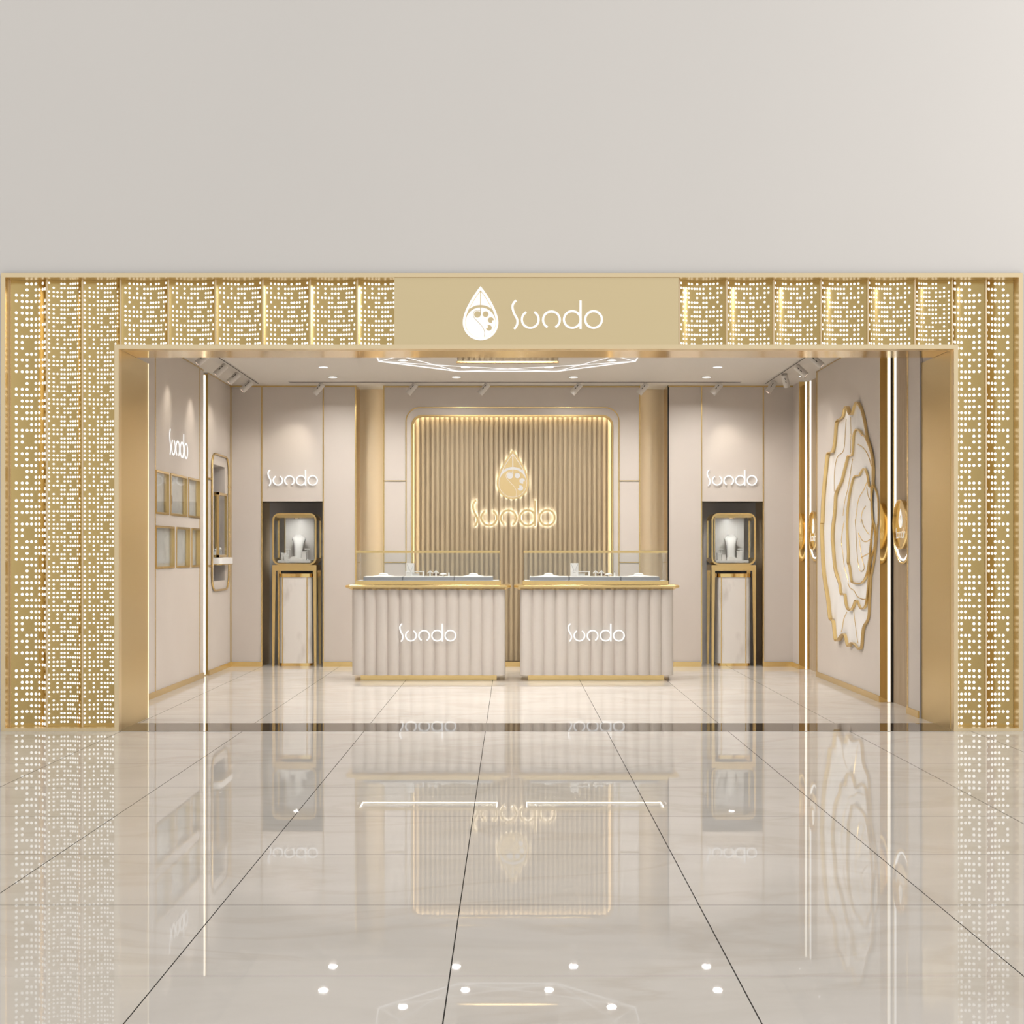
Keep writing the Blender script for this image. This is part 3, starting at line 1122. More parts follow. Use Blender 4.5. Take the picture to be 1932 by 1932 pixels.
# ------------------------------------------------------------------ right wall: two medallion recesses
for j, (a, b) in enumerate(RU):
    nm = ('near', 'far')[j]
    xb = XR + 0.12
    # ribbed back
    m = MB()
    m.box(xb, xb + 0.018, a, b, 0, CZ)
    y = a + 0.004
    while y < b - 0.02:
        m.box(xb - 0.006, xb, y, y + 0.011, 0, CZ)
        y += 0.019
    struct(m, 'trim_ribs_' + nm, M_rib, 'fine ribbed wood back of the %s medallion recess' % nm, 'panel')
    # polished gold far cheek
    m = MB()
    m.box(XR - 0.004, xb - 0.008, b - 0.012, b - 0.001, 0, CZ - 0.002)
    struct(m, 'trim_cheek_' + nm, M_goldp, 'polished gold cheek of the %s medallion recess' % nm, 'lining')
    m = MB()
    m.box(XR + 0.062, XR + 0.086, b - 0.022, b - 0.0125, 0.004, CZ - 0.004)
    tag(m.build('light_column', M_ledw), 'tall white light strip in the %s medallion recess' % nm, 'light strip', 'right wall light strips')
    m = MB()
    m.box(XR + 0.094, xb - 0.008, b - 0.022, b - 0.0125, 0.0, CZ - 0.002)
    struct(m, 'trim_dark_' + nm, M_dark if j == 0 else M_goldp, '%s vertical strip beside the white light of the %s recess' % (('dark', 'gold')[j], nm), 'trim')  # the near strip is a black reflection painted as dark colour
    # U shaped light outline hanging from the ceiling
    yc = dy(12.57) if j == 0 else dy(16.21)
    zc = 1.54
    ru = 0.28
    r = thing('light_outline', (xb - 0.02, yc, zc - ru), 'gold and white U-shaped light outline in the %s medallion recess' % nm, 'wall light')
    path = [(yc + ru, CZ - 0.004)] + [(yc + ru * math.cos(g), zc + ru * math.sin(g)) for g in [-PI * q / 28 for q in range(29)]] + [(yc - ru, CZ - 0.004)]
    m = MB()
    m.tube([(xb - 0.018, u, v) for u, v in path], 0.011, 8)
    m.build('gold_tube', M_gold, r, 40)
    pin = [(yc + ru - 0.028, CZ - 0.004)] + [(yc + (ru - 0.028) * math.cos(g), zc + (ru - 0.028) * math.sin(g)) for g in [-PI * q / 28 for q in range(29)]] + [(yc - ru + 0.028, CZ - 0.004)]
    m = MB()
    m.tube([(xb - 0.016, u, v) for u, v in pin], 0.009, 8)
    m.build('light_tube', glow('outline_light_' + nm, (1, 0.97, 0.93), 1.3), r, 40)
    # medallion
    zm = 1.60
    r = thing('logo_medallion', (xb - 0.03, yc, zm - 0.22), 'round gold logo medallion on the %s ribbed recess of the right wall' % nm, 'sign', 'gold logo medallions')
    fr = rwall(xb - 0.006, yc, zm)
    m = MB()
    m.shape([circ(0, 0, 0.215, 56)], fr, 0.0, 0.030)
    m.build('disc', M_goldp, r, 40)
    m = MB()
    m.shape([circ(0, 0, 0.22, 56), circ(0, 0, 0.205, 56)], fr, 0.0305, 0.044)
    m.build('rim', M_gold, r, 40)
    write_letters(r, (fr[0] - Z * 0.075, fr[1], fr[2], fr[3]), 0.30 / 607, 0.0305, 0.0325, M_letter, None, 9.0)  # slight glow of this material is added to keep lettering and emblem readable
    write_emblem(r, (fr[0] + Z * 0.025, fr[1], fr[2], fr[3]), 0.17 / 359, 0.0305, 0.034, M_letter, M_goldp)

# ------------------------------------------------------------------ flower relief on the right wall
C5 = lambda pts: [(1530 + a / 7.728, 740 + b / 7.728) for a, b in pts]
C6 = lambda pts: [(1530 + a / 7.728, 980 + b / 7.728) for a, b in pts]
PET = [
    C5([(650, 145), (690, 195), (725, 275), (765, 440), (800, 640), (850, 800), (895, 1000), (903, 1200), (900, 1340), (945, 1450), (970, 1600), (970, 1900)]) +
    C6([(960, 100), (940, 320), (915, 560), (880, 730), (855, 850), (850, 1000), (835, 1200), (825, 1400), (798, 1490), (750, 1570), (730, 1700), (718, 1850), (685, 1892),
        (645, 1850), (600, 1802), (560, 1805), (527, 1848), (505, 1810), (475, 1690), (440, 1675), (400, 1720), (358, 1772), (330, 1740), (315, 1620), (300, 1490), (258, 1450),
        (240, 1350), (220, 1150), (185, 950), (155, 700), (140, 400), (130, 100)]) +
    C5([(140, 1880), (145, 1700), (160, 1450), (190, 1150), (210, 960), (222, 900), (245, 880), (290, 870), (312, 800), (330, 680), (345, 480), (365, 415), (440, 365), (465, 260),
        (490, 210), (515, 240), (542, 318), (580, 315), (612, 205)]),
    C5([(655, 540), (700, 570), (735, 625), (772, 640), (795, 690), (850, 840), (880, 1000), (885, 1200), (880, 1400), (857, 1580), (862, 1750), (905, 1900)]) +
    C6([(915, 100), (925, 280), (905, 440), (850, 620), (830, 850), (815, 1000), (800, 1150), (775, 1270), (725, 1305), (690, 1260), (660, 1190), (630, 1185), (600, 1270), (560, 1325),
        (515, 1300), (490, 1220), (472, 1090), (430, 1098), (405, 1020), (398, 930), (350, 800), (320, 650), (300, 400), (290, 250), (298, 100)]) +
    C5([(308, 1880), (328, 1700), (335, 1540), (350, 1460), (395, 1360), (430, 1290), (460, 1170), (508, 985), (522, 935), (560, 922), (588, 900), (597, 780), (605, 640), (625, 570)]),
    C5([(765, 1115), (800, 1180), (820, 1290), (832, 1365), (862, 1395), (865, 1500), (872, 1700), (882, 1850)]) +
    C6([(885, 60), (870, 230), (855, 400), (845, 520), (820, 700), (798, 800), (760, 890), (700, 935), (610, 925), (575, 900), (560, 800), (545, 690), (522, 620), (525, 500), (515, 250), (510, 60)]) +
    C5([(512, 1870), (520, 1700), (545, 1500), (575, 1350), (605, 1250), (640, 1220), (690, 1215), (725, 1150)]),
]
VEIN = [
    (0, C5([(495, 390), (490, 600), (470, 850), (380, 950), (345, 1150), (345, 1450)])), (0, C5([(545, 360), (570, 600), (572, 890)])),
    (0, C6([(520, 1350), (470, 1450), (440, 1560), (410, 1640)])), (0, C6([(615, 1330), (640, 1550), (665, 1800)])),
    (1, C5([(680, 760), (760, 820), (830, 950), (865, 1080)])), (1, C5([(585, 970), (570, 1200), (540, 1400), (490, 1600), (470, 1800)])),
    (1, C6([(490, 20), (445, 300), (470, 480), (490, 700), (540, 910)])), (1, C6([(530, 930), (560, 1000), (610, 1040), (650, 1120), (720, 1155), (785, 1165)])),
    (2, C5([(802, 1300), (760, 1420), (690, 1550), (660, 1750), (640, 1900)])), (2, C5([(797, 1390), (820, 1500), (855, 1590)])),
    (2, C5([(790, 1660), (740, 1750), (720, 1900)])), (2, C6([(735, 0), (770, 110), (840, 220)])), (2, C6([(640, 0), (660, 400), (690, 700), (730, 755), (770, 700), (740, 560), (690, 220)])),
    (2, C6([(685, 200), (740, 300), (800, 325), (850, 290)])), (2, C6([(730, 560), (840, 490)])),
]


def rim(y):          # the petals tilt: their far edges stand higher than the near ones
    t = max(0.0, min(1.0, (y - 2.1) / 2.65))
    return 0.010 + 0.054 * t ** 0.8


def top(y, li):
    return XR - 0.004 - rim(y) * (1 + 0.75 * li)


def wallpt(px, py, li):
    xw = XR - 0.05
    for _i in range(5):
        k_ = xw / (px - 965.0)
        xw = top(2700.0 * k_ - D0, li)
    return 2700.0 * k_ - D0, EYE + (1041.0 - py) * k_


r = thing('flower_relief', (XR - 0.05, 3.3, 0.6), 'large white flower wall relief with gold-edged petals on the right wall', 'wall art')
lab = ['outer', 'middle', 'inner']
for li, pl in enumerate(PET):
    pts = [wallpt(a, b, li) for a, b in pl]
    pts = catmull(pts, 3, True)
    # drop nearly coincident points
    q = []
    for p_ in pts:
        if not q or math.hypot(p_[0] - q[-1][0], p_[1] - q[-1][1]) > 0.006:
            q.append(p_)
    pts = q
    n = len(pts)
    # dished white face: deep just inside the gold edge, swelling towards the middle
    ys = [p_[0] for p_ in pts]
    zs = [p_[1] for p_ in pts]

    def face(y, z, d):
        return top(y, li) + rim(y) * (0.80 - 0.78 * (1 - math.exp(-d / 0.13))) - 0.004 * math.sin(y * 7 + z * 3) * min(1, d / .15)

    def inside(y, z):
        c = False
        jn = n - 1
        for i_n in range(n):
            yi, zi = pts[i_n]
            yj, zj = pts[jn]
            if (zi > z) != (zj > z) and y < (yj - yi) * (z - zi) / (zj - zi) + yi:
                c = not c
            jn = i_n
        return c

    def dist(y, z):
        best = 9.0
        for i_n in range(n):
            ay, az = pts[i_n]
            by, bz = pts[(i_n + 1) % n]
            wy, wz = by - ay, bz - az
            t = max(0.0, min(1.0, ((y - ay) * wy + (z - az) * wz) / (wy * wy + wz * wz + 1e-12)))
            best = min(best, math.hypot(y - ay - t * wy, z - az - t * wz))
        return best
    P2 = [Vector(p_) for p_ in pts]
    g = 0.045
    yy = min(ys)
    while yy < max(ys):
        zz = min(zs)
        while zz < max(zs):
            a_, b_ = yy + random.uniform(-.008, .008), zz + random.uniform(-.008, .008)
            if inside(a_, b_) and dist(a_, b_) > 0.02:
                P2.append(Vector((a_, b_)))
            zz += g
        yy += g
    V2, _, F2, *_r = delaunay_2d_cdt(P2, [(i, (i + 1) % n) for i in range(n)], [], 1, 1e-5)
    vs = []
    for v in V2:
        d = dist(v[0], v[1])
        vs.append((face(v[0], v[1], d), v[0], v[1]))
    m = MB()
    m.add(vs, [list(f) for f in F2])
    pet = m.build('petal', M_satin, r, 60)
    # gold edge: a band standing on the wall side of the outline
    loop_in = []
    m = MB()
    ro, ri = [], []
    for i_n in range(n):
        a_ = Vector(pts[i_n - 1])
        b_ = Vector(pts[(i_n + 1) % n])
        t = (b_ - a_).normalized()
        nn = Vector((-t.y, t.x))
        c = Vector(pts[i_n])
        ro.append(c + nn * 0.006)
        ri.append(c - nn * 0.006)
    vv = []
    for i_n in range(n):
        xt = top(pts[i_n][0], li)
        xb_ = XR - 0.0015 if li == 0 else xt + rim(pts[i_n][0]) * 0.9 + 0.003
        vv += [(xb_, ro[i_n].x, ro[i_n].y), (xt, ro[i_n].x, ro[i_n].y), (xt, ri[i_n].x, ri[i_n].y), (xb_, ri[i_n].x, ri[i_n].y)]
    ff = []
    for i_n in range(n):
        j_n = (i_n + 1) % n
        for e_ in range(4):
            f_ = (e_ + 1) % 4
            ff.append((i_n * 4 + e_, j_n * 4 + e_, j_n * 4 + f_, i_n * 4 + f_))
    m.add(vv, ff)
    m.build('gold_edge', M_gold, pet, 40)
    for vl, vp in VEIN:
        if vl != li:
            continue
        path = []
        for (u, v) in catmull([wallpt(a, b, li) for a, b in vp], 4):
            d = dist(u, v) if inside(u, v) else 0.0
            path.append((face(u, v, d) - 0.001, u, v))
        m = MB()
        m.tube(path, 0.0045, 6)
        m.build('gold_vein', M_gold, pet, 50)

# ------------------------------------------------------------------ counters
CX = 1.77


def counter():
    r = thing('jewellery_counter', (-0.875, 4.45, 0), 'fluted greige jewellery counter, the left one of the two', 'counter', 'fluted counters')
    yf = 4.21
    m = MB()
    x0, x1 = -1.677, -0.067
    nfl = 13
    w = (x1 - x0) / nfl
    plan = []
    for i in range(nfl):
        for q in range(9):
            t = q / 8
            a = (t - 0.5) * 2
            plan.append((x0 + w * (i + t), yf + 0.030 * (1 - math.sqrt(max(0, 1 - (a * 0.95) ** 2))) / (1 - math.sqrt(1 - .95 ** 2))))
        plan.pop() if i < nfl - 1 else None
    plan += [(x1, 4.72), (x0, 4.72)]
    m.shape([plan], (Vector((0, 0, 0)), X, Y, Z), 0.060, 0.962)
    m.build('fluted_body', M_flute, r, 45)
    m = MB()
    m.box(-1.595, -0.157, yf + 0.09, 4.66, 0.0, 0.060)
    m.build('plinth', M_gold, r)
    # counter top: vertical edge, tapering underneath, cut corners
    m = MB()
    xa, xb, ya, yb = -1.744, -0.006, yf - 0.045, 4.77

    def pl(ins, c):
        a, b, c0, d = xa + ins, xb - ins, ya + ins, yb - ins
        return [(a + c, c0), (b - c, c0), (b, c0 + c), (b, d - c), (b - c, d), (a + c, d), (a, d - c), (a, c0 + c)]
    rings = [(pl(0.062, 0.02), 0.958), (pl(0.0, 0.045), 0.986), (pl(0.0, 0.045), 1.006), (pl(0.012, 0.045), 1.012)]
    vs = []
    for rg, z in rings:
        vs += [(p[0], p[1], z) for p in rg]
    fs = [list(range(8))[::-1], [24 + i for i in range(8)]]
    for l in range(3):
        for i in range(8):
            fs.append((l * 8 + i, l * 8 + (i + 1) % 8, l * 8 + 8 + (i + 1) % 8, l * 8 + 8 + i))
    m.add(vs, fs)
    m.build('countertop', M_gold, r)
    xl, zl = at((753 + 861) / 2, 1193.5, 15.03)
    write_letters(r, front(yf, xl, zl), 108 / sc(15.03) / 607, -0.004, 0.016, M_neon)
    return r


def case():
    r = thing('glass_counter_case', (-0.882, 4.47, 1.0125), 'long glass display case with gold rims on the left counter', 'showcase', 'glass counter cases')
    m = MB()
    m.box(-1.652, -0.112, 4.285, 4.70, 1.0160, 1.0525)
    m.build('base_frame', M_gold, r)
    m = MB()
    m.box(-1.64, -0.124, 4.30, 4.69, 1.0125, 1.0159)
    m.build('shadow_gap', M_dark, r)
    m = MB()
    m.box(-1.63, -0.132, 4.31, 4.68, 1.0526, 1.0545)
    m.build('deck', M_white, r)
    g0, g1, h0, h1 = -1.634, -0.129, 4.302, 4.685
    for (a, b, c, d) in ((g0, g1, h0, h0 + .006), (g0, g1, h1 - .006, h1), (g0, g0 + .006, h0 + .0065, h1 - .0065), (g1 - .006, g1, h0 + .0065, h1 - .0065)):
        m = MB()
        m.box(a, b, c, d, 1.0527, 1.3455)
        m.build('glass_pane', M_glass, r)
    m = MB()
    m.box(g0, g1, h0, h1, 1.3645, 1.3685)
    m.build('glass_top', M_glass, r)
    e = 0.022
    m = MB()
    o_ = [(g0 - .008, h0 - .008), (g1 + .008, h0 - .008), (g1 + .008, h1 + .008), (g0 - .008, h1 + .008)]
    i_ = [(g0 + e, h0 + e), (g1 - e, h0 + e), (g1 - e, h1 - e), (g0 + e, h1 - e)]
    m.shape([o_, i_], (Vector((0, 0, 0)), X, Y, Z), 1.346, 1.3722)
    m.build('top_frame', M_gold, r)
    m = MB()
    a_, b_ = e + 0.001, e + 0.010
    m.shape([[(g0 + a_, h0 + a_), (g1 - a_, h0 + a_), (g1 - a_, h1 - a_), (g0 + a_, h1 - a_)],
             [(g0 + b_, h0 + b_), (g1 - b_, h0 + b_), (g1 - b_, h1 - b_), (g0 + b_, h1 - b_)]],
            (Vector((0, 0, 0)), X, Y, Z), 1.350, 1.357)
    m.build('light_strip', glow('case_light', (1, 0.98, 0.95), 5.0), r)
    return r


ZD = 1.0546      # deck of the case
ZTY = 1.0975     # tray top


def tray(x0, x1, label):
    r = thing('jewellery_tray', ((x0 + x1) / 2, 4.50, ZD), label, 'tray', 'trays in the glass cases')
    m = MB()
    m.box(x0, x1, 4.365, 4.655, ZD, 1.089)
    m.build('tray_side', M_grey, r)
    m = MB()
    m.shape([rrect(x0, x1, 4.365, 4.655, 0.012, 4)], (Vector((0, 0, 0)), X, Y, Z), 1.0891, ZTY)
    m.build('tray_pad', M_cloth, r, 40)
    return r


def dome(x, label):
    r = thing('necklace_dome', (x, 4.50, ZTY), label, 'display stand', 'low necklace domes')
    m = MB()
    m.lathe([(0.13, 0), (0.10, 0.006), (0.055, 0.012), (0.050, 0.016)], (x, 4.50, ZTY), 28)
    m.build('mound', M_cloth, r, 40)
    m = MB()
    m.lathe([(0.030, 0.0161), (0.052, 0.019), (0.046, 0.026), (0.028, 0.033), (0.004, 0.036)], (x, 4.50, ZTY), 28)
    m.build('cap', M_cloth, r, 50)
    return r


def pad(x, y, label):
    m = MB()
    m.lathe([(0.012, 0), (0.014, 0.004), (0.011, 0.009), (0.003, 0.011)], (x, y, ZTY), 14)
    return tag(m.build('ring_pad', M_cloth, None, 40), label, 'display stand', 'small ring pads')


def card(x, label):
    r = thing('pendant_card', (x, 4.60, ZTY), label, 'display card', 'pendant cards')
    m = MB()
    m.box(x - 0.043, x + 0.043, 4.60, 4.612, ZTY, ZTY + 0.140)
    m.build('card', M_cloth, r)
    m = MB()
    m.tube([(x - 0.034, 4.598, ZTY + 0.128), (x - 0.003, 4.597, ZTY + 0.05), (x + 0.003, 4.597, ZTY + 0.05), (x + 0.036, 4.598, ZTY + 0.128)], 0.0016, 5)
    m.build('chain', M_silver, r, 50)
    return r


def cube(x, label):
    r = thing('ring_cube', (x, 4.47, ZTY), label, 'display stand', 'ring cubes in the glass cases')
    m = MB()
    m.box(x - 0.028, x + 0.028, 4.445, 4.495, ZTY, ZTY + 0.040)
    m.box(x - 0.028, x - 0.018, 4.445, 4.495, ZTY + 0.040, ZTY + 0.052)
    m.build('block', M_cloth, r)
    m = MB()
    m.lathe([(0.004, 0), (0.016, 0.004), (0.018, 0.010), (0.012, 0.016), (0.003, 0.018)], (x + 0.003, 4.47, ZTY + 0.0401), 14)
    m.build('cushion', M_white, r, 50)
    return r


def boxframe(x, label):
    r = thing('open_ring_stand', (x, 4.46, ZTY), label, 'display stand', 'open ring frames')
    m = MB()
    m.shape([[(x - .071, ZTY), (x + .071, ZTY), (x + .071, ZTY + .057), (x - .071, ZTY + .057)],
             [(x - .054, ZTY + .008), (x + .054, ZTY + .008), (x + .054, ZTY + .046), (x - .054, ZTY + .046)]], front(4.44), -0.04, 0)
    m.build('frame', M_white, r)
    m = MB()
    m.box(x - 0.050, x + 0.018, 4.462, 4.478, ZTY + 0.008, ZTY + 0.030)
    m.build('ring_bar', M_cloth, r)
    return r


def arrow(x, label, dark=False):
    r = thing('earring_tree', (x, 4.47, ZTY), label, 'display stand', 'arrow-shaped earring stands')
    m = MB()
    m.box(x - 0.007, x + 0.007, 4.463, 4.477, ZTY, ZTY + 0.050)
    m.build('post', M_white, r)
    m = MB()
    m.shape([[(x - .032, ZTY + .036), (x - .024, ZTY + .030), (x, ZTY + .050), (x + .024, ZTY + .030), (x + .032, ZTY + .036), (x, ZTY + .066)]], front(4.456), -0.028, 0)
    m.build('arms', M_white, r)
    if dark:
        for s in (-1, 1):
            m = MB()
            m.lathe([(0.002, 0), (0.010, 0.006), (0.011, 0.014), (0.003, 0.022)], (x + s * 0.022, 4.470, ZTY + 0.008), 12)
            m.build('earring', M_brown, r, 40)
    return r


def lens(x, label):
    r = thing('bangle_rest', (x, 4.47, ZTY), label, 'display stand', 'boat-shaped bangle rests')
    m = MB()
    m.lathe([(0.006, 0), (0.010, 0.004), (0.006, 0.012)], (x, 4.47, ZTY), 12)
    m.build('foot', M_white, r, 40)
    m = MB()
    m.lathe([(0.002, 0.0121), (0.036, 0.018), (0.042, 0.023), (0.030, 0.028), (0.004, 0.036)], (x, 4.47, ZTY), 22, sx=1.0, sy=0.5)
    m.build('rest', M_cloth, r, 50)
    return r


def post(x, label):
    r = thing('ring_finger', (x, 4.46, ZTY), label, 'display stand', 'ring finger stands')
    m = MB()
    m.lathe([(0.012, 0), (0.012, 0.004), (0.008, 0.006), (0.007, 0.032), (0.004, 0.042)], (x, 4.46, ZTY), 12)
    m.build('finger', M_white, r, 40)
    m = MB()
    m.lathe([(0.0005, 0), (0.005, 0.004), (0.0005, 0.009)], (x, 4.46, ZTY + 0.0425), 8)
    m.build('stone', M_dark, r)
    return r


sides = [('left', 0.0), ('right', CX)]
c0 = counter()
dup(c0, (CX, 0, 0), 'fluted greige jewellery counter, the right one of the two')
s0 = case()
dup(s0, (CX, 0, 0), 'long glass display case with gold rims on the right counter')
protos = []


def both(fn, *a, left, right):
    o = fn(*a, left)
    dup(o, (CX, 0, 0), right)


def px(v):      # photograph x inside the left case -> metres
    return (v - 965.0) / sc(15.3)


for a, b, nm in ((687.5, 760, 'left'), (762, 856.5, 'middle'), (858.5, 930, 'right')):
    both(tray, px(a) , px(b), left='white-topped grey tray, %s of three in the left glass case' % nm, right='white-topped grey tray, %s of three in the right glass case' % nm)
both(dome, px(723), left='low white necklace dome on the left tray of the left case', right='low white necklace dome on the left tray of the right case')
both(dome, px(893), left='low white necklace dome on the right tray of the left case', right='low white necklace dome on the right tray of the right case')
both(cube, px(770.5), left='white ring cube with round cushion in the left case', right='white ring cube with round cushion in the right case')
both(card, px(772.5), left='upright pendant card with V-shaped chain in the left case', right='upright pendant card with V-shaped chain in the right case')
both(boxframe, px(788), left='open white rectangular ring frame in the left case', right='open white rectangular ring frame in the right case')
both(arrow, px(811.5), left='plain white arrow-shaped earring stand in the left case', right='plain white arrow-shaped earring stand in the right case')
o = arrow(px(822.5), 'white arrow-shaped stand with dark earrings in the left case', True)
dup(o, (CX, 0, 0), 'white arrow-shaped stand with dark earrings in the right case')
both(lens, px(836), left='white boat-shaped bangle rest in the left case', right='white boat-shaped bangle rest in the right case')
both(post, px(847), left='slim white ring finger with dark stone in the left case', right='slim white ring finger with dark stone in the right case')

# ------------------------------------------------------------------ niche showcases
SX = 5.213
cxn = -2.5765


def table():
    r = thing('display_table', (cxn, 6.36, 0), 'gold display table with tapered legs in the left niche', 'table', 'gold display tables')
    x0, x1, y0, y1, zt = -2.839, -2.314, 6.145, 6.585, 1.202
    m = MB()
    m.box(x0, x1, y0, y1, 1.135, zt)
    m.build('table_top', M_gold, r)
    for sx in (0, 1):
        for sy in (0, 1):
            m = MB()
            t, b = 0.042, 0.026
            xa = x0 if sx == 0 else x1
            ya = y0 if sy == 0 else y1
            dx = 1 if sx == 0 else -1
            dyy = 1 if sy == 0 else -1
            vs = []
            for z, w in ((0, b), (1.1349, t)):
                vs += [(xa, ya, z), (xa + dx * w, ya, z), (xa + dx * w, ya + dyy * w, z), (xa, ya + dyy * w, z)]
            m.add(vs, [(0, 1, 2, 3), (4, 5, 6, 7), (0, 1, 5, 4), (1, 2, 6, 5), (2, 3, 7, 6), (3, 0, 4, 7)])
            m.build('leg', M_gold, r)
    return r


def pedestal():
    r = thing('marble_pedestal', (cxn + 0.02, 6.36, 0), 'white marble pedestal with gold bands under the left display table', 'pedestal', 'marble pedestals')
    x0, x1, y0, y1 = cxn - 0.188, cxn + 0.213, 6.175, 6.50
    P = (Vector((0, 0, 0)), X, Y, Z)
    m = MB()
    m.shape([rrect(x0, x1, y0, y1, 0.055, 6)], P, 0.036, 1.056)
    m.build('body', M_marble, r, 45)
    m = MB()
    m.shape([rrect(x0 + .01, x1 - .01, y0 + .008, y1 - .008, 0.05, 6)], P, 0.0, 0.0358)
    m.build('foot_band', M_goldp, r, 45)
    m = MB()
    m.shape([rrect(x0 - .004, x1 + .004, y0 - .006, y1 + .004, 0.055, 6)], P, 1.0562, 1.1)
    m.build('top_band', M_goldp, r, 45)
    for xx in (x0 + 0.045, x1 - 0.065):
        m = MB()
        m.box(xx - 0.006, xx + 0.006, y0 - 0.004, y0 + 0.004, 0.036, 1.056)
        m.build('gold_strip', M_gold, r)
    return r


def vitrine():
    r = thing('arched_glass_showcase', (cxn, 6.36, 1.2025), 'gold rounded glass showcase on the table in the left niche', 'showcase', 'gold rounded showcases')
    x0, x1, z0, z1 = -2.839, -2.314, 1.2025, 1.819
    y0, y1 = 6.150, 6.580
    th = 0.020
    o_ = rrect(x0, x1, z0, z1, 0.085, 8)
    i_ = rrect(x0 + th, x1 - th, z0 + th, z1 - th, 0.067, 8)
    for yy, nm in ((y0, 'front_ring'), (y1 - 0.022, 'rear_ring')):
        m = MB()
        m.shape([o_, i_], front(yy), -0.022, 0)
        m.build(nm, M_gold, r, 40)
    # top and bottom shells between the rings
    top = rrect(x0 + .001, x1 - .001, z0 - 1, z1 - .001, 0.084, 8, (0, 0, 1, 1))[2:]
    topi = rrect(x0 + th - .001, x1 - th + .001, z0 - 1, z1 - th + .001, 0.067, 8, (0, 0, 1, 1))[2:]
    m = MB()
    m.shape([top + topi[::-1]], front(y0 + 0.022), -(y1 - y0 - 0.044), 0)
    m.build('top_shell', M_gold, r, 40)
    bo = [(a, z0 + z1 - b) for a, b in top]
    bi = [(a, z0 + z1 - b) for a, b in topi]
    m = MB()
    m.shape([bo + bi[::-1]], front(y0 + 0.022), -(y1 - y0 - 0.044), 0)
    m.build('bottom_shell', M_gold, r, 40)
    for xx in (x0 + 0.006, x1 - 0.010):
        m = MB()
        m.box(xx, xx + 0.004, y0 + 0.024, y1 - 0.024, z0 + 0.086, z1 - 0.086)
        m.build('glass_pane', M_glass, r)
    m = MB()
    m.shape([i_], front(y0 + 0.008), -0.004, 0)
    m.build('glass_pane', M_glass, r, 40)
    # marble back board with gold edge
    m = MB()
    m.box(cxn - 0.165, cxn + 0.185, y1 - 0.050, y1 - 0.026, z0 + th, z1 - th)
    bp = m.build('back_board', M_marble, r)
    m = MB()
    m.box(cxn - 0.176, cxn - 0.1655, y1 - 0.054, y1 - 0.026, z0 + th, z1 - th)
    m.build('board_edge', M_gold, bp)
    m = MB()
    m.box(x0 + 0.045, x1 - 0.045, y0 + 0.024, y1 - 0.056, z1 - 0.054, z1 - th - 0.0005)
    m.build('top_box', M_gold, r)
    m = MB()
    m.lathe([(0.030, -0.006), (0.030, 0.0)], (cxn, 6.34, z1 - 0.0545), 20)
    sp = m.build('spotlight', M_gold, r)
    m = MB()
    m.lathe([(0.020, -0.0085), (0.020, -0.0065)], (cxn, 6.34, z1 - 0.0545), 20)
    m.build('lamp_lens', M_down, sp)
    return r


ZV = 1.2305


def vtray():
    m = MB()
    m.box(cxn - 0.205, cxn + 0.185, 6.19, 6.50, ZV, ZV + 0.028)
    return tag(m.build('display_plinth', M_cloth), 'flat white display plinth inside the left niche showcase', 'display stand', 'flat display plinths')


ZP = ZV + 0.0285


def bust():
    """necklace bust: flared neck plate leaning back"""
    m = MB()
    cx, cy = cxn + 0.01, 6.39
    # outline (half width, height, thickness, lean)
    prof = [(0.052, 0.0, .045, 0.0), (0.050, 0.05, .042, 0.006), (0.053, 0.12, .038, 0.016), (0.060, 0.18, .034, .028), (0.075, 0.235, .030, .040), (0.086, 0.255, .028, .046),
            (0.080, 0.268, .028, .048), (0.052, 0.283, .030, .048), (0.041, 0.295, .034, .046), (0.042, 0.306, .034, .046)]
    vs, fs = [], []
    n = 20
    for hw, z, t, ln in prof:
        for i in range(n):
            a = 2 * PI * i / n
            c, s = math.cos(a), math.sin(a)
            vs.append((cx + hw * math.copysign(abs(c) ** 0.7, c), cy + ln + t * 0.5 * math.copysign(abs(s) ** 0.9, s) + 0.02 * (hw / 0.086) * c * c, ZP + z))
    for l in range(len(prof) - 1):
        for i in range(n):
            j = (i + 1) % n
            fs.append((l * n + i, l * n + j, l * n + n + j, l * n + n + i))
    fs.append(list(range(n))[::-1])
    fs.append([(len(prof) - 1) * n + i for i in range(n)])
    m.add(vs, fs)
    return tag(m.build('necklace_bust', M_cloth, None, 50), 'white necklace bust in the left niche showcase', 'bust', 'necklace busts')


def tstand(x, h, label):
    r = thing('bracelet_stand', (x, 6.40, ZP), label, 'display stand', 'T-shaped bracelet stands')
    m = MB()
    m.lathe([(0.022, 0), (0.022, 0.008), (0.005, 0.012), (0.005, h - 0.014)], (x, 6.40, ZP), 14)
    m.build('post', M_cloth, r, 40)
    m = MB()
    Mx = Matrix.Translation((x - 0.028, 6.40, ZP + h - 0.006)) @ Matrix.Rotation(PI / 2, 4, 'Y')
    m.lathe([(0.0075, 0), (0.0078, 0.028), (0.0075, 0.056)], (0, 0, 0), 12, 0, Mx)
    m.build('bar', M_cloth, r, 40)
    return r


def riser(x, y, w, h, label):
    r = thing('jewellery_riser', (x, y, ZP), label, 'display stand', 'block risers in the niche showcases')
    m = MB()
    m.box(x - w / 2 + .003, x + w / 2 - .003, y - w / 2 + .003, y + w / 2 - .003, ZP, ZP + h - 0.008)
    m.build('block', M_cloth, r)
    m = MB()
    m.box(x - w / 2, x + w / 2, y - w / 2, y + w / 2, ZP + h - 0.0079, ZP + h)
    m.build('cap', M_white, r)
    return r


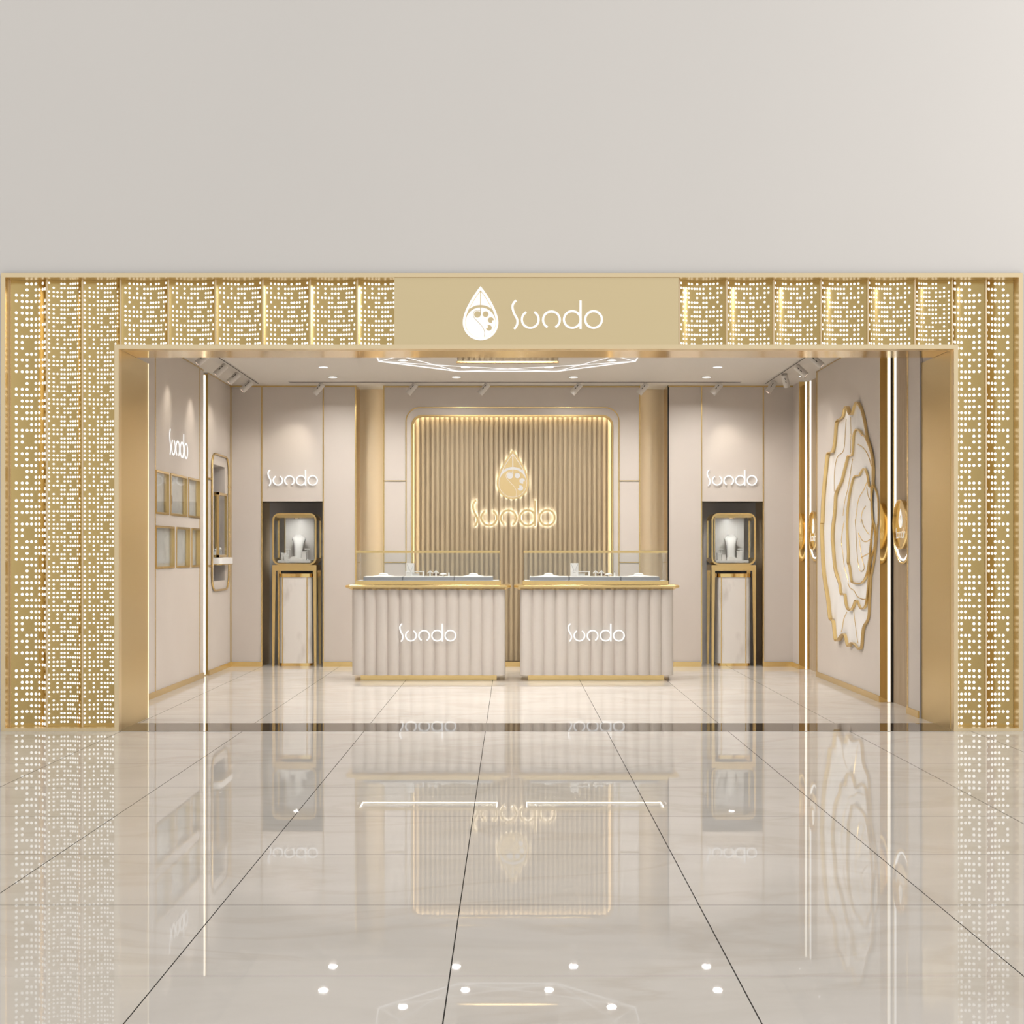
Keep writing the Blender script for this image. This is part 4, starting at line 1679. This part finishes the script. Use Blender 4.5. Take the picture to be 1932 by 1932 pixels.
def ramp_():
    m = MB()
    x0 = cxn - 0.065
    pts = [(x0, ZP), (x0 + 0.004, ZP + .024), (x0 + 0.020, ZP + .040), (x0 + 0.048, ZP + .044), (x0 + 0.09, ZP + .034), (x0 + 0.155, ZP + 0.012), (x0 + .160, ZP)]
    m.shape([pts], front(6.225), -0.07, 0)
    return tag(m.build('ring_ramp', M_cloth, None, 35), 'sloping white ring ramp in the left niche showcase', 'display stand', 'sloping ring ramps')


def pair(o, label):
    dup(o, (SX, 0, 0), label)


pair(table(), 'gold display table with tapered legs in the right niche')
pair(pedestal(), 'white marble pedestal with gold bands under the right display table')
pair(vitrine(), 'gold rounded glass showcase on the table in the right niche')
pair(vtray(), 'flat white display plinth inside the right niche showcase')
pair(bust(), 'white necklace bust in the right niche showcase')
pair(tstand(cxn - 0.115, 0.135, 'T-shaped bracelet stand left of the bust in the left niche'), 'T-shaped bracelet stand left of the bust in the right niche')
pair(tstand(cxn + 0.115, 0.135, 'T-shaped bracelet stand right of the bust in the left niche'), 'T-shaped bracelet stand right of the bust in the right niche')
pair(riser(cxn - 0.150, 6.30, 0.056, 0.085, 'taller white block left of the ramp in the left niche'), 'taller white block left of the ramp in the right niche')
pair(riser(cxn - 0.108, 6.235, 0.050, 0.065, 'short white block beside the ramp in the left niche'), 'short white block beside the ramp in the right niche')
pair(riser(cxn + 0.093, 6.315, 0.060, 0.105, 'tall white block right of the ramp in the left niche'), 'tall white block right of the ramp in the right niche')
pair(ramp_(), 'sloping white ring ramp in the right niche showcase')
for dx in (0, SX):
    lamp('showcase_lamp', 'AREA', (cxn + dx, 6.30, 1.745), (cxn + dx, 6.36, 1.2), 1.4, (1, 0.98, 0.95), 0.06)

# ------------------------------------------------------------------ ceiling: slatted recess, light lines, downlights, tracks
m = MB()
m.box(-0.56, 0.48, 4.015, 4.030, CZ, 3.62)
x = -0.55
while x < 0.46:
    m.box(x, x + 0.031, 3.985, 4.015, CZ, 3.62)
    x += 0.0586
tag(m.build('ceiling_slats', M_wood), 'wood slat side of the raised ceiling recess', 'panel')
m = MB()
m.box(-0.57, 0.49, 3.975, 4.04, CZ - 0.014, CZ + 0.002)
inlay(m, 'gold edge under the slats of the ceiling recess')
GA = {'A1': (-.575, 4.67), 'A2': (.49, 4.67), 'B1': (-1.36, 3.85), 'B2': (1.27, 3.85), 'C1': (-1.346, 3.42), 'C2': (1.27, 3.42), 'M': (-.04, 4.47), 'Q1': (-.80, 4.14), 'Q2': (.72, 4.14),
      'R1': (-1.11, 3.45), 'R2': (1.03, 3.45), 'E1': (-1.20, 2.6), 'E2': (1.12, 2.6), 'F1': (-.575, 1.85), 'F2': (.49, 1.85)}
GE = ['A1 A2', 'A1 B1', 'A2 B2', 'B1 C1', 'B2 C2', 'A1 M', 'A2 M', 'B1 Q1', 'Q1 M', 'B2 Q2', 'Q2 M', 'A1 Q1', 'A2 Q2', 'Q1 R1', 'Q2 R2', 'B1 R1', 'B2 R2', 'C1 E1', 'C2 E2', 'R1 E1', 'R2 E2',
      'E1 F1', 'E2 F2', 'F1 F2']
r = thing('faceted_ceiling_light', (-0.04, 3.2, CZ - 0.03), 'large faceted ceiling light of thin white lines', 'ceiling light')
M_line = glow('light_line', (1, 0.98, 0.96), 1.1)
for e_ in GE:
    a, b = e_.split()
    big = e_ in ('A1 A2', 'A1 B1', 'A2 B2', 'B1 C1', 'B2 C2')
    m = MB()
    m.tube([(*GA[a], CZ - 0.016), (*GA[b], CZ - 0.016)], 0.007 if big else 0.004, 6)
    m.build('light_line', M_line, r)
DL = [(610, 692, 'second from the left in the front row'), (1354, 692, 'on the right in the front row'), (628, 711, 'leftmost in the back row'), (861, 711, 'left of the centre in the back row'),
      (1082, 711, 'right of the centre in the back row'), (1333, 711, 'rightmost in the back row')]
DL = [(at(p, 0, 2700 * 1.97 / (1041 - q))[0], dy(2700 * 1.97 / (1041 - q)), lb.replace('second from the left', 'on the left')) for p, q, lb in DL]
DL += [(-1.115, 3.86, 'in the left outer facet of the faceted light'), (-0.49, 4.42, 'in the left inner facet of the faceted light'), (0.40, 4.42, 'in the right inner facet of the faceted light'),
       (1.03, 3.86, 'in the right outer facet of the faceted light')]
for i, (x, y, lb) in enumerate(DL):
    r = thing('downlight', (x, y, CZ - 0.008), 'small round ceiling downlight ' + lb, 'ceiling light', 'ceiling downlights')
    m = MB()
    m.lathe([(0.058, -0.004), (0.055, 0.0)], (x, y, CZ - 0.001), 24)
    m.build('rim', M_white, r, 40)
    m = MB()
    m.lathe([(0.046, -0.006), (0.046, -0.0045)], (x, y, CZ - 0.001), 24)
    m.build('lens', M_down, r)
    lamp('downlight_lamp', 'AREA', (x, y, CZ - 0.02), (x, y, 0), 15.0 if 'row' in lb else 9.0, (1, 0.97, 0.935), 0.09, parent=r, spread=154)
# added fill lights with no fixtures, hidden from this view by the lintel
lamp('front_fill', 'AREA', (0.1, 1.35, CZ - 0.02), (0.1, 1.35 + 0.5, 0), 45, (1, 0.97, 0.94), 2.6, 'RECTANGLE', size_y=1.0, spread=115)
lamp('recess_fill', 'AREA', (-0.04, 2.8, 3.60), (-0.04, 3.1, 0), 85, (1, 0.97, 0.94), 0.9, 'RECTANGLE', size_y=1.2, spread=165)
for (p, q, lb) in ((1546, 688.5, 'near'), (1509, 710.5, 'far')):
    s_ = (1041 - q) / 1.97
    x, y = (p - 965) / s_, 2700 / s_ - D0
    m = MB()
    m.lathe([(0.010, -0.003), (0.010, 0.0)], (x, y, CZ - 0.001), 14)
    tag(m.build('pin_light', M_down), 'tiny pin light in the ceiling by the right wall, the %s one' % lb, 'ceiling light')


def track(name, x0, x1, y0, y1, label):
    r = thing(name, ((x0 + x1) / 2, (y0 + y1) / 2, CZ - 0.012), label, 'lighting track', 'lighting tracks')
    m = MB()
    m.box(x0, x1, y0, y1, CZ - 0.010, CZ - 0.0005)
    m.build('rail', M_spot, r)
    m = MB()
    if x1 - x0 > y1 - y0:
        m.box(x0 + .01, x1 - .01, y0 + 0.006, y0 + 0.016, CZ - 0.013, CZ - 0.0101)
    elif x0 < 0:
        m.box(x1 - 0.016, x1 - 0.006, y0 + .01, y1 - .01, CZ - 0.013, CZ - 0.0101)
    else:
        m.box(x0 + 0.006, x0 + 0.016, y0 + .01, y1 - .01, CZ - 0.013, CZ - 0.0101)
    m.build('slot', M_dark, r)


YT = dy(16.57)
track('lighting_track', -2.577, 2.656, YT - 0.03, YT + 0.03, 'ceiling lighting track along the back wall')
track('lighting_track', -3.06, -2.94, 2.4, 5.85, 'ceiling lighting track along the left wall')
track('lighting_track', 2.95, 3.07, 2.4, 5.85, 'ceiling lighting track along the right wall')


def head(base, d, label, group, target=None, energy=0, lens_on=True, length=0.15, rad=0.036):
    """track spotlight: base = top point on the track, d = beam direction"""
    d = Vector(d).normalized()
    b = Vector(base)
    r = thing('track_spotlight', base, label, 'spotlight', group)
    piv = b + Vector((0, 0, -0.035))
    M4 = Matrix.Translation(piv - d * 0.03) @ d.to_track_quat('Z', 'Y').to_matrix().to_4x4()
    m = MB()
    m.lathe([(rad * 0.85, 0), (rad, 0.006), (rad, length), (rad * 0.90, length), (rad * 0.88, length - 0.006)], (0, 0, 0), 22, 0, M4)
    body = m.build('body', M_spot, r, 40)
    m = MB()
    m.lathe([(rad * 0.86, length - 0.0055), (rad * 0.55, length - 0.004)], (0, 0, 0), 22, 0, M4)
    m.build('reflector', M_copper, body)
    m = MB()
    m.lathe([(rad * 0.52, length - 0.0035), (rad * 0.45, length - 0.002)], (0, 0, 0), 18, 0, M4)
    m.build('lens', M_lens if lens_on else M_spot, body)
    # two slots on the side that faces the shop entrance
    loc = M4.inverted() @ (piv + Vector((0, -1, 0)))
    ang = math.atan2(loc.y, loc.x)
    for z0 in (0.028, 0.066):
        m = MB()
        Ms = M4 @ Matrix.Rotation(ang + 0.25, 4, 'Z')
        m.box(rad - 0.003, rad + 0.0006, -0.004, 0.004, z0, z0 + 0.024, 0, Ms)
        m.build('slot', M_dark, body)
    m = MB()
    m.box(b.x - 0.014, b.x + 0.014, b.y - 0.02, b.y + 0.02, b.z - 0.022, b.z)
    m.box(b.x - 0.004, b.x + 0.004, b.y - 0.006, b.y + 0.006, b.z - 0.040, b.z - 0.022)
    m.build('bracket', M_spot, r)
    if target is not None and energy:
        lp = piv + d * (length - 0.02)
        lamp('beam', 'SPOT', lp, target, energy, (1, 0.90, 0.78), 0.02, angle=62, blend=0.9, parent=r)
    return r


bd = Vector((-0.62, 0.10, -0.72))
for i, (p, t, en) in enumerate(((606, (-2.80, YB, 2.22), 18), (782, None, 0), (918, None, 0), (1092, None, 0), (1218, None, 0), (1357, (2.76, YB, 2.22), 18))):
    x = at(p, 0, 16.57)[0]
    head((x, YT, CZ - 0.0135), bd, 'white spotlight, %s from the left on the back track' % ords[i], 'track spotlights', t, en)
for i, (y, px_) in enumerate(((dy(14.05), 308), (dy(14.92), 358), (dy(15.62), 409), (dy(16.38), None))):
    lb = ['nearest the entrance', 'second from the entrance', 'third from the entrance', 'nearest the back wall'][i]
    D_ = 8999 / (965 - px_) if px_ else 16.7
    tgt = (XL, D_ - D0, 2.35)
    if i == 3:
        tgt = (-3.14, YB, 2.1)
    head((-3.0, y, CZ - 0.0135), (-0.68, -0.25, -0.68), 'white spotlight on the left track, ' + lb, 'track spotlights', tgt, 14 if i < 3 else 8)
for i, (y, d) in enumerate(((dy(14.22), (0.68, -0.25, -0.68)), (dy(14.98), (0.68, -0.25, -0.68)), (dy(15.72), (0.30, 0.45, -0.80)), (dy(16.40), (-0.55, -0.10, -0.80)))):
    lb = ['nearest the entrance', 'second from the entrance', 'third from the entrance', 'nearest the back wall'][i]
    tgt, en = (None, 0)
    if i < 2:
        tgt, en = (XR, y + 0.05, 1.4), 9
    if i == 2:
        tgt, en = (3.16, YB, 2.0), 8
    head((3.0, y, CZ - 0.0135), d, 'white spotlight on the right track, ' + lb, 'track spotlights', tgt, en, lens_on=(i != 2))
